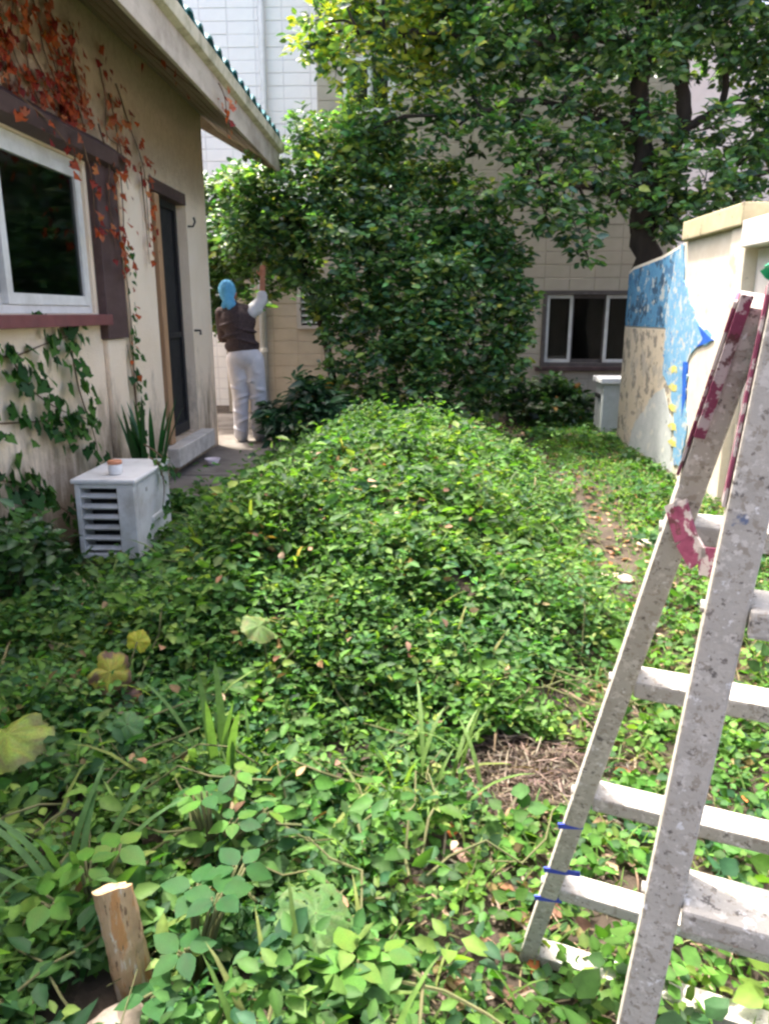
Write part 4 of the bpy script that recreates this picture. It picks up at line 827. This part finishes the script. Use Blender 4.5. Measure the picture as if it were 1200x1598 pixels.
compound('leafy_sprout', 'bright yellow green leafy sprout at the bottom centre', (-.1, 1.2, 0), [(-.10, 1.2, .20), (-.05, 1.25, .16), (-.14, 1.14, .15), (-.02, 1.15, .12)], br, .07)
compound('leafy_sprout', 'bright green sprout left of the cut stake', (-.72, 1.42, 0), [(-.72, 1.42, .22), (-.78, 1.35, .18), (-.68, 1.5, .2)], br, .065)
compound('leafy_sprout', 'fresh green leaf cluster above the cut stake', (-.5, 1.65, 0), [(-.5, 1.62, .26), (-.44, 1.7, .28), (-.56, 1.68, .22), (-.42, 1.58, .22), (-.35, 1.65, .2)], br + dk, .055)
gc = empty('grass_clump', (-.78, 1.5, 0), 'clump of long arching grass blades left of the cut stake', 'grass')
for i in range(12): strap(None, (-.80+random.gauss(0, .03), 1.5+random.gauss(0, .03), 0), random.uniform(0, 6.283), random.uniform(.28, .42), .018, random.uniform(.3, .8), M['leaf'], gc, (.07, .15, .05))
gc = empty('grass_clump', (-.55, 2.0, .02), 'clump of broad grass blades in front of the mound', 'grass')
for i in range(10): strap(None, (-.55+random.gauss(0, .03), 1.98+random.gauss(0, .03), .0), random.uniform(0, 6.283), random.uniform(.3, .48), .026, random.uniform(.15, .6), M['leaf'], gc, (.09, .17, .06))
gc = empty('grass_clump', (.15, 1.95, 0), 'loose grass clump at the left of the dry grass heap', 'grass')
for i in range(14): strap(None, (.1+random.gauss(0, .06), 1.98+random.gauss(0, .06), 0), random.uniform(0, 6.283), random.uniform(.2, .36), .014, random.uniform(.3, .8), M['leaf'], gc, (.13, .22, .06))

# ------------------------------------------------------------------ cut stake and stones
def rough_log(name, label, p0, p1, r, m):
    a, b = Vector(p0), Vector(p1); n_ = 14; v = []; seg = 18; ax = (b-a).normalized(); u = ax.orthogonal().normalized(); w2 = ax.cross(u)
    for i in range(n_):
        t = i/(n_-1); c = a.lerp(b, t)
        for k in range(seg):
            an = 2*math.pi*k/seg; rr = r*(1.08 - .12*t)*(1 + .10*math.cos(2*an+.5) + .06*math.sin(3*an+t*4) + random.uniform(-.05, .05) - .16*max(0, math.cos(an*2.5-1+t))**8)
            q = c + u*math.cos(an)*rr + w2*math.sin(an)*rr
            if i == n_-1: q += ax*(.02*math.cos(an+2.2) + random.uniform(-.002, .002))
            v.append(q)
    k_ = MB(); f = [(i*seg+k, i*seg+(k+1) % seg, (i+1)*seg+(k+1) % seg, (i+1)*seg+k) for i in range(n_-1) for k in range(seg)]; f.append(tuple((n_-1)*seg+k for k in range(seg)))
    k_.add(v, f); o = k_.build(name, m); tag(o, label, 'stake'); return o
rough_log('wooden_stake', 'short cut stake of peeled orange wood standing in the weeds', (-.585, 1.31, -.03), (-.60, 1.28, .285), .036, M['log'])
def stone(label, c, r, sc):
    bm = bmesh.new(); bmesh.ops.create_icosphere(bm, subdivisions=3, radius=r)
    ph = random.random()*6
    for v in bm.verts: v.co *= 1 + .16*math.sin(v.co.x/r*2.3+ph)*math.cos(v.co.y/r*2.1+ph) + .07*math.sin(v.co.z/r*5+v.co.x/r*4); v.co.x *= sc[0]; v.co.y *= sc[1]; v.co.z *= sc[2]
    me = bpy.data.meshes.new('stone'); bm.to_mesh(me); bm.free(); o = link('stone', me, M['stone']); o.location = c; tag(o, label, 'stone')
stone('small pale pinkish stone right of the cut stake', (-.43, 1.36, .03), .04, (1, .8, .8)); stone('grey brown stone at the foot of the cut stake', (-.57, 1.19, .02), .06, (1.3, 1, .7)); stone('pale flat stone on the bare path right of the mound', (1.12, 3.95, .02), .09, (1.2, .7, .3))
stone('pinkish stone on the bare path near the shed', (1.5, 4.6, .02), .06, (1.1, .8, .5))
cd = limb([(1.30, 3.9, .03), (1.4, 3.6, .03), (1.5, 3.3, .06), (1.7, 3.25, .10), (1.95, 3.5, .12)], .012, .012, 6)
tag(MB().tube(cd[0], .012, 8).build('rope', M['black_plastic'], smooth=True), 'black rope lying on the ground behind the ladder', 'rope')

# ------------------------------------------------------------------ air conditioner outdoor unit, jar, dish
ac = empty('air_conditioner', (-1.74, 4.43, 0), 'white outdoor air conditioner unit by the wall with slatted end', 'air conditioner')
ax0, ax1, ay0, ay1, az1 = -1.89, -1.55, 4.10, 4.72, .52
k = MB(); k.box(ax0, ax0+.03, ay0, ay0+.06, .05, az1-.03); k.box(ax1-.10, ax1, ay0, ay0+.06, .05, az1-.03); k.box(ax0, ax0+.03, ay0+.061, ay1, .05, az1-.03); k.box(ax1-.03, ax1, ay0+.061, ay1, .05, az1-.03); k.box(ax0+.031, ax1-.031, ay1-.03, ay1, .05, az1-.03); k.box(ax0+.031, ax1-.101, ay0, ay0+.05, .05, .08); k.box(ax0+.031, ax1-.101, ay0, ay0+.05, az1-.055, az1-.03)
k.build('casing', M['ac'], ac, bevel=.006)
MB().box(ax0-.015, ax1+.015, ay0-.015, ay1+.015, az1-.028, az1).build('lid', M['ac'], ac, bevel=.01)
for i in range(6):
    z = .105 + i*.062; MB().prism([(ax0+.031, ay0+.004, z), (ax0+.031, ay0+.04, z+.016), (ax0+.031, ay0+.046, z+.008), (ax0+.031, ay0+.010, z-.010)], (ax1-ax0-.132, 0, 0)).build('slat', M['ac'], ac)
MB().box(ax0+.04, ax1-.04, ay0+.12, ay0+.13, .06, az1-.05).build('coil', M['black'], ac)
for (y, z) in ((4.3, .42), (4.3, .12), (4.62, .42), (4.62, .12)): MB().box(ax1, ax1+.004, y-.012, y+.012, z-.012, z+.012).build('screw', M['post'], ac, bevel=.003)
MB().box(ax1+.0005, ax1+.010, 4.36, 4.56, .2, .235).build('handle', M['ac'], ac, bevel=.004)
MB().tube([(ax1-.1, ay1-.01, .2), (ax1-.1, ay1+.08, .22), (ax1-.2, ay1+.14, .3), (-2.1, ay1+.16, .34)], .018, 8).build('pipe', M['white_plastic'], ac, smooth=True)
for y in (ay0+.1, ay1-.1): MB().box(ax0, ax1, y-.03, y+.03, -.03, .049).build('foot', M['black_plastic'], ac)
jr = empty('jar', (-1.70, 4.24, az1), 'small white jar with orange lid on the air conditioner', 'jar')
MB().lathe((-1.70, 4.24, az1), [(.032, .001), (.038, .006), (.04, .05), (.037, .062)], 20).build('body', M['white_plastic'], jr, smooth=True)
MB().lathe((-1.70, 4.24, az1), [(.041, .0625), (.041, .078), (.036, .082)], 20).build('lid', surf('orange_lid', (.5, .2, .1), (.62, .28, .16), 10, .5), jr, smooth=True)
ds = MB().lathe((-1.88, 7.05, .013), [(.035, .001), (.05, .02), (.075, .07), (.07, .07), (.045, .025), (.005, .012)], 22); tag(ds.build('dish', surf('pink_white', (.62, .5, .53), (.75, .68, .7), 14, .5), smooth=True), 'small pinkish white dish on the concrete path by the door', 'dish')
sb = empty('storage_box', (2.55, 9.45, 0), 'pale storage box with white lid behind the end of the shed', 'box')
MB().box(2.33, 2.72, 9.3, 9.7, 0, .60).build('body', M['grey_plastic'], sb, bevel=.02); MB().box(2.29, 2.76, 9.26, 9.74, .601, .67).build('lid', M['white_plastic'], sb, bevel=.015)
MB().box(2.30, 2.328, 9.4, 9.6, .42, .47).build('handle', M['black_plastic'], sb, bevel=.006)
tag(MB().box(1.12, 1.20, 10.3, 10.38, -.1, .75).build('post', M['post'], bevel=.008), 'short grey post at the right foot of the evergreen shrub', 'post')

# ------------------------------------------------------------------ stepladder
Yw = R(1.94)
def W(lat, fwd, z): return Vector((lat*math.cos(Yw) - fwd*math.sin(Yw), lat*math.sin(Yw) + fwd*math.cos(Yw), z))
dR = (W(.914, -.407, 0)).normalized(); dN = W(.407, .914, 0).normalized()
lad = empty('stepladder', W(.5, 1.0, 0), 'paint splashed grey wooden stepladder with maroon hinge straps', 'ladder')
topA, footA = W(.412, .872, 1.435), W(.325, 1.43, -.03)
topB, footB = W(.434, .832, 1.45), W(.318, .865, -.03)
lenTop, lenFoot = .34, .80
def stringer(a, b, w_, d_):
    return MB().bar(a, b, w_, d_, dR).build('leg', M['ladder'], lad, bevel=.004)
topA2, footA2 = topA + dR*lenTop, footA + dR*lenFoot; topB2, footB2 = topB + dR*(lenTop-.02), footB + dR*(lenFoot+.02)
stringer(topA, footA, .034, .056); stringer(topA2, footA2, .034, .056); stringer(topB, footB, .045, .07); stringer(topB2, footB2, .045, .07)
def onA(z): t = (z - topA.z)/(footA.z - topA.z); return topA.lerp(footA, t), topA2.lerp(footA2, t)
def onB(z): t = (z - topB.z)/(footB.z - topB.z); return topB.lerp(footB, t), topB2.lerp(footB2, t)
for z in (1.14, .86, .58, .29, .03):
    a, b = onA(z); MB().bar(a + dR*.018, b - dR*.018, .052, .03, dN + Vector((0, 0, .1))).build('rung', M['ladder'], lad, bevel=.005)
for z in (1.08, .67, .27):
    a, b = onB(z); MB().bar(a + dR*.024, b - dR*.024, .085, .034, dN).build('tread', M['ladder'], lad, bevel=.005)
MB().bar(topA + dR*.015 + Vector((0, 0, .012)), topA2 + Vector((0, 0, .012)), .15, .03, dN).build('top_board', M['ladder'], lad, bevel=.005)
def strapbar(pts, w_, th, side, m):
    k = MB(); P = [Vector(p) for p in pts]
    for a, b in zip(P, P[1:]): k.bar(a, b + (b-a).normalized()*.002, w_, th, side)
    return k
def off(p, d): return p + d
aA = (footA-topA).normalized(); aB = (footB-topB).normalized()
strapbar([topA - dR*.020 + aA*-.005, topA - dR*.020 + aA*.22], .045, .004, dN, None).build('hinge_strap', M['purple'], lad, bevel=.001)
strapbar([topA - dN*.031 - dR*.010 + aA*-.005, topA - dN*.031 - dR*.010 + aA*.17], .013, .004, dR, None).build('hinge_strap', M['purple'], lad, bevel=.001)
strapbar([topB - dR*.026 + aB*.0, topB - dR*.026 + aB*.24], .05, .004, dN, None).build('hinge_strap', M['purple'], lad, bevel=.001)
pa = onA(1.185)[0] - dN*.03 - dR*.012; pb_ = onB(1.16)[0] + dN*.036 - dR*.02
mid = [pa, pa.lerp(pb_, .3) + Vector((0, 0, -.035)), pa.lerp(pb_, .62) + Vector((0, 0, -.05)), pb_ + Vector((0, 0, -.035)), pb_]
strapbar(mid, .036, .004, Vector((0, 0, 1)), None).build('spreader_strap', M['purple'], lad)
for z, L in ((.50, .05), (.36, .075), (.26, .06)):
    p = onA(z)[0] - dN*.030; MB().bar(p - dR*.024, p + dR*(L-.03) + Vector((0, 0, .012)), .010, .004, Vector((0, 0, 1))).build('blue_tape', M['blue_tape'], lad)
for z in (1.14, .86, .58, .29):
    a, b = onA(z)
    for p, sg in ((a, -1), (b, 1)): MB().tube([p + dR*sg*.016, p + dR*sg*.022], .008, 8).build('bolt', M['post'], lad)
for z in (1.08, .67, .27):
    a, b = onB(z)
    for p, sg in ((a, -1), (b, 1)): MB().tube([p + dR*sg*.021, p + dR*sg*.028], .008, 8).build('bolt', M['post'], lad)
for p in (pa, pb_): MB().tube([p - dN*.004 + dR*.004, p + dN*.006 + dR*.004], .006, 8).build('bolt', M['post'], lad)
# green cloth hung over the ladder top
gcl = MB(); nu, nvv = 10, 12; base = topA + dR*.014 + Vector((0, 0, .036)); vv = []
for i in range(nu+1):
    for j in range(nvv+1):
        s = (j/nvv - .5)*.22; u_ = i/nu*.16; e = abs(s) - .08; zz = -max(0, e)*.5 + .004*math.sin(i*1.7+j) + .035*math.sin(min(1, i/5)*math.pi/2)*(e <= .02)
        vv.append(base + dR*(u_ + .012*math.sin(j*1.1)) + dN*(max(-.083, min(.083, s)) + .006*math.sin(i*2.1)*(e > 0)) + Vector((0, 0, zz)))
gcl.add(vv, [(i*(nvv+1)+j, i*(nvv+1)+j+1, (i+1)*(nvv+1)+j+1, (i+1)*(nvv+1)+j) for i in range(nu) for j in range(nvv)])
tag(gcl.build('green_cloth', M['green_cloth'], smooth=True), 'green cloth draped over the top of the stepladder', 'cloth')

# ------------------------------------------------------------------ person
def blob(name, parts, voxel, m, parent, it=6, sub=0):
    """capsules and ellipsoids fused into one continuous surface"""
    bm = bmesh.new()
    for p in parts:
        if p[0] == 'c':
            _, a, ra, b, rb_ = p; a, b = Vector(a), Vector(b); d = b-a; L = d.length; rot = d.to_track_quat('Z', 'Y').to_matrix().to_4x4()
            n_ = max(2, int(L/.03))
            bmesh.ops.create_cone(bm, segments=18, radius1=ra, radius2=rb_, depth=L, cap_ends=True, matrix=Matrix.Translation((a+b)/2) @ rot)
            for c, r in ((a, ra), (b, rb_)): bmesh.ops.create_uvsphere(bm, u_segments=18, v_segments=12, radius=r, matrix=Matrix.Translation(c))
        else:
            _, c, s, rot = p; bmesh.ops.create_uvsphere(bm, u_segments=22, v_segments=16, radius=1, matrix=Matrix.Translation(c) @ rot.to_4x4() @ Matrix.Diagonal((*s, 1)))
    me = bpy.data.meshes.new(name); bm.to_mesh(me); bm.free(); o = bpy.data.objects.new('tmp', me); C.objects.link(o)
    r = o.modifiers.new('r', 'REMESH'); r.mode = 'VOXEL'; r.voxel_size = voxel; r.use_smooth_shade = True
    s = o.modifiers.new('s', 'SMOOTH'); s.factor = .5; s.iterations = it
    dg = bpy.context.evaluated_depsgraph_get(); m2 = bpy.data.meshes.new_from_object(o.evaluated_get(dg)); m2.name = name
    bpy.data.objects.remove(o); m2.materials.clear(); m2.materials.append(m)
    for q_ in m2.polygons: q_.use_smooth = True
    return link(name, m2, m, parent)
px_, py_ = -1.84, 8.52
per = empty('person', (px_, py_, 0), 'person in blue headscarf, dark vest and pale trousers reaching up, seen from behind', 'person')
V = lambda x, y, z: Vector((px_+x, py_+y, z))
I3 = Matrix.Identity(3)
hipL, hipR = V(-.085, 0, .92), V(.085, 0, .92); knL, knR = V(-.075, .02, .50), V(.13, .03, .50); anL, anR = V(-.07, -.02, .09), V(.115, .03, .09)
pel, wst, chest, nck = V(0, 0, .96), V(-.03, .01, 1.12), V(-.07, .02, 1.34), V(-.12, .03, 1.50); hd = V(-.165, .05, 1.635)
shL, shR = V(-.24, .02, 1.42), V(.09, .02, 1.44); elL, wrL = V(-.26, .10, 1.16), V(-.20, .26, 1.08); elR, wrR = V(.195, .10, 1.56), V(.205, .14, 1.80)
body = [('c', hipL, .085, knL, .056), ('c', knL, .054, anL, .036), ('c', hipR, .085, knR, .056), ('c', knR, .054, anR, .036), ('e', pel, (.165, .11, .11), I3), ('c', pel, .12, wst, .115), ('c', wst, .115, chest, .13), ('e', chest, (.175, .11, .15), I3), ('c', nck, .052, hd, .05),
    ('c', shL, .058, elL, .042), ('c', elL, .04, wrL, .028), ('c', shR, .058, elR, .042), ('c', elR, .040, wrR, .028), ('c', chest + Vector((0, 0, .1)), .08, shL, .055), ('c', chest + Vector((0, 0, .1)), .08, shR, .055),
    ('e', hd, (.078, .098, .115), I3), ('c', hd + Vector((.02, .095, -.02)), .014, hd + Vector((.022, .112, -.03)), .012), ('e', hd + Vector((.08, .0, -.015)), (.014, .022, .034), I3), ('e', hd + Vector((.02, .07, -.075)), (.045, .04, .04), I3)]
def hand(wr, up, side, curl):
    up, side = Vector(up).normalized(), Vector(side).normalized(); fw = up.cross(side); out = [('e', wr + up*.05, (.036, .018, .05), Matrix((side, -fw, up)).transposed())]
    for i, L in enumerate((.066, .075, .07, .055)):
        b = wr + up*.085 + side*(-.027+.018*i); k1 = b + up*L*.5 + fw*curl*.3*L; k2 = k1 + up*L*.35 + fw*curl*L*.6
        out += [('c', b, .0095, k1, .009), ('c', k1, .009, k2, .0075)]
    b = wr + up*.03 - side*.033; out += [('c', b, .011, b - side*.025 + up*.028, .010), ('c', b - side*.025 + up*.028, .010, b - side*.03 + up*.055 + fw*.012, .008)]
    return out
body += hand(wrR, (0, .1, 1), (1, 0, 0), 1.0) + hand(wrL, (.3, .8, -.4), (1, 0, 0), .5)
for a_ in (anL, anR): body.append(('e', a_ + Vector((0, .05, -.05)), (.042, .11, .038), I3))
blob('body', body, .0085, M['skin'], per, 3)
tr = [('e', pel + Vector((0, -.01, -.01)), (.19, .135, .14), I3), ('c', wst + Vector((.01, 0, -.07)), .13, pel, .135), ('c', hipL + Vector((-.01, 0, 0)), .118, knL, .092), ('c', knL, .092, anL + Vector((-.01, 0, .0)), .078), ('c', hipR + Vector((.01, 0, 0)), .118, knR, .094), ('c', knR, .094, anR + Vector((.01, 0, .0)), .08)]
for a_, b_, s_ in ((hipL, knL, -.02), (hipR, knR, .02)):
    for i in range(4): c = a_.lerp(b_, .3+.22*i); tr.append(('e', c + Vector((s_*(-1)**i, -.035, 0)), (.085, .08, .028), Matrix.Rotation(.35*(-1)**i, 3, 'Y')))
for a_, b_ in ((knL, anL), (knR, anR)):
    for i in range(4): c = a_.lerp(b_, .15+.24*i); tr.append(('e', c + Vector((.012*(-1)**i, -.02, 0)), (.085, .085, .022), Matrix.Rotation(.4*(-1)**(i+1), 3, 'Y')))
blob('trousers', tr, .011, M['trousers'], per, 3)
vt = [('e', wst + Vector((0, 0, -.05)), (.195, .15, .10), I3), ('c', wst, .155, chest, .165), ('e', chest, (.205, .15, .17), I3), ('c', chest + Vector((0, 0, .1)), .10, shL + Vector((.02, 0, 0)), .075), ('c', chest + Vector((0, 0, .1)), .10, shR + Vector((-.02, 0, 0)), .072), ('c', chest, .1, nck, .07)]
for i in range(4): vt.append(('e', wst.lerp(chest, .1+.28*i) + Vector((.03*(-1)**i, -.03, 0)), (.185, .14, .025), Matrix.Rotation(.25*(-1)**i, 3, 'Y')))
vt += [('c', shL, .075, elL, .06)]
blob('vest', vt, .011, M['vest'], per, 3)
blob('sleeve', [('c', shR + Vector((-.01, 0, -.01)), .078, elR, .064), ('c', elR, .066, elR.lerp(wrR, .22), .058), ('e', shR.lerp(elR, .5) + Vector((0, 0, -.04)), (.07, .06, .06), I3)], .010, M['sleeve'], per, 3)
sc_ = [('e', hd + Vector((-.005, -.018, .028)), (.094, .112, .118), I3), ('c', hd + Vector((-.005, -.06, -.02)), .07, nck + Vector((0, -.06, .02)), .055), ('e', hd + Vector((0, -.115, -.045)), (.03, .025, .022), I3), ('c', hd + Vector((-.005, -.115, -.05)), .02, hd + Vector((.03, -.12, -.15)), .026), ('c', hd + Vector((-.005, -.115, -.05)), .02, hd + Vector((-.03, -.12, -.14)), .024)]
blob('headscarf', sc_, .009, M['blue_scarf'], per, 2)
for s in (-1, 1):
    e = MB().lathe((0, 0, 0), [(.002, -.006), (.010, 0), (.002, .006)], 10); e.v = [(hd.x+.02+s*.03+x, hd.y+.092+y, hd.z+.012+z) for x, y, z in e.v]; e.build('eye', M['black_plastic'], per)
for a_ in (anL, anR): blob('shoe', [('e', a_ + Vector((0, .05, -.052)), (.05, .125, .042), I3), ('e', a_ + Vector((0, -.03, -.035)), (.046, .055, .055), I3)], .009, M['shoe'], per, 3)
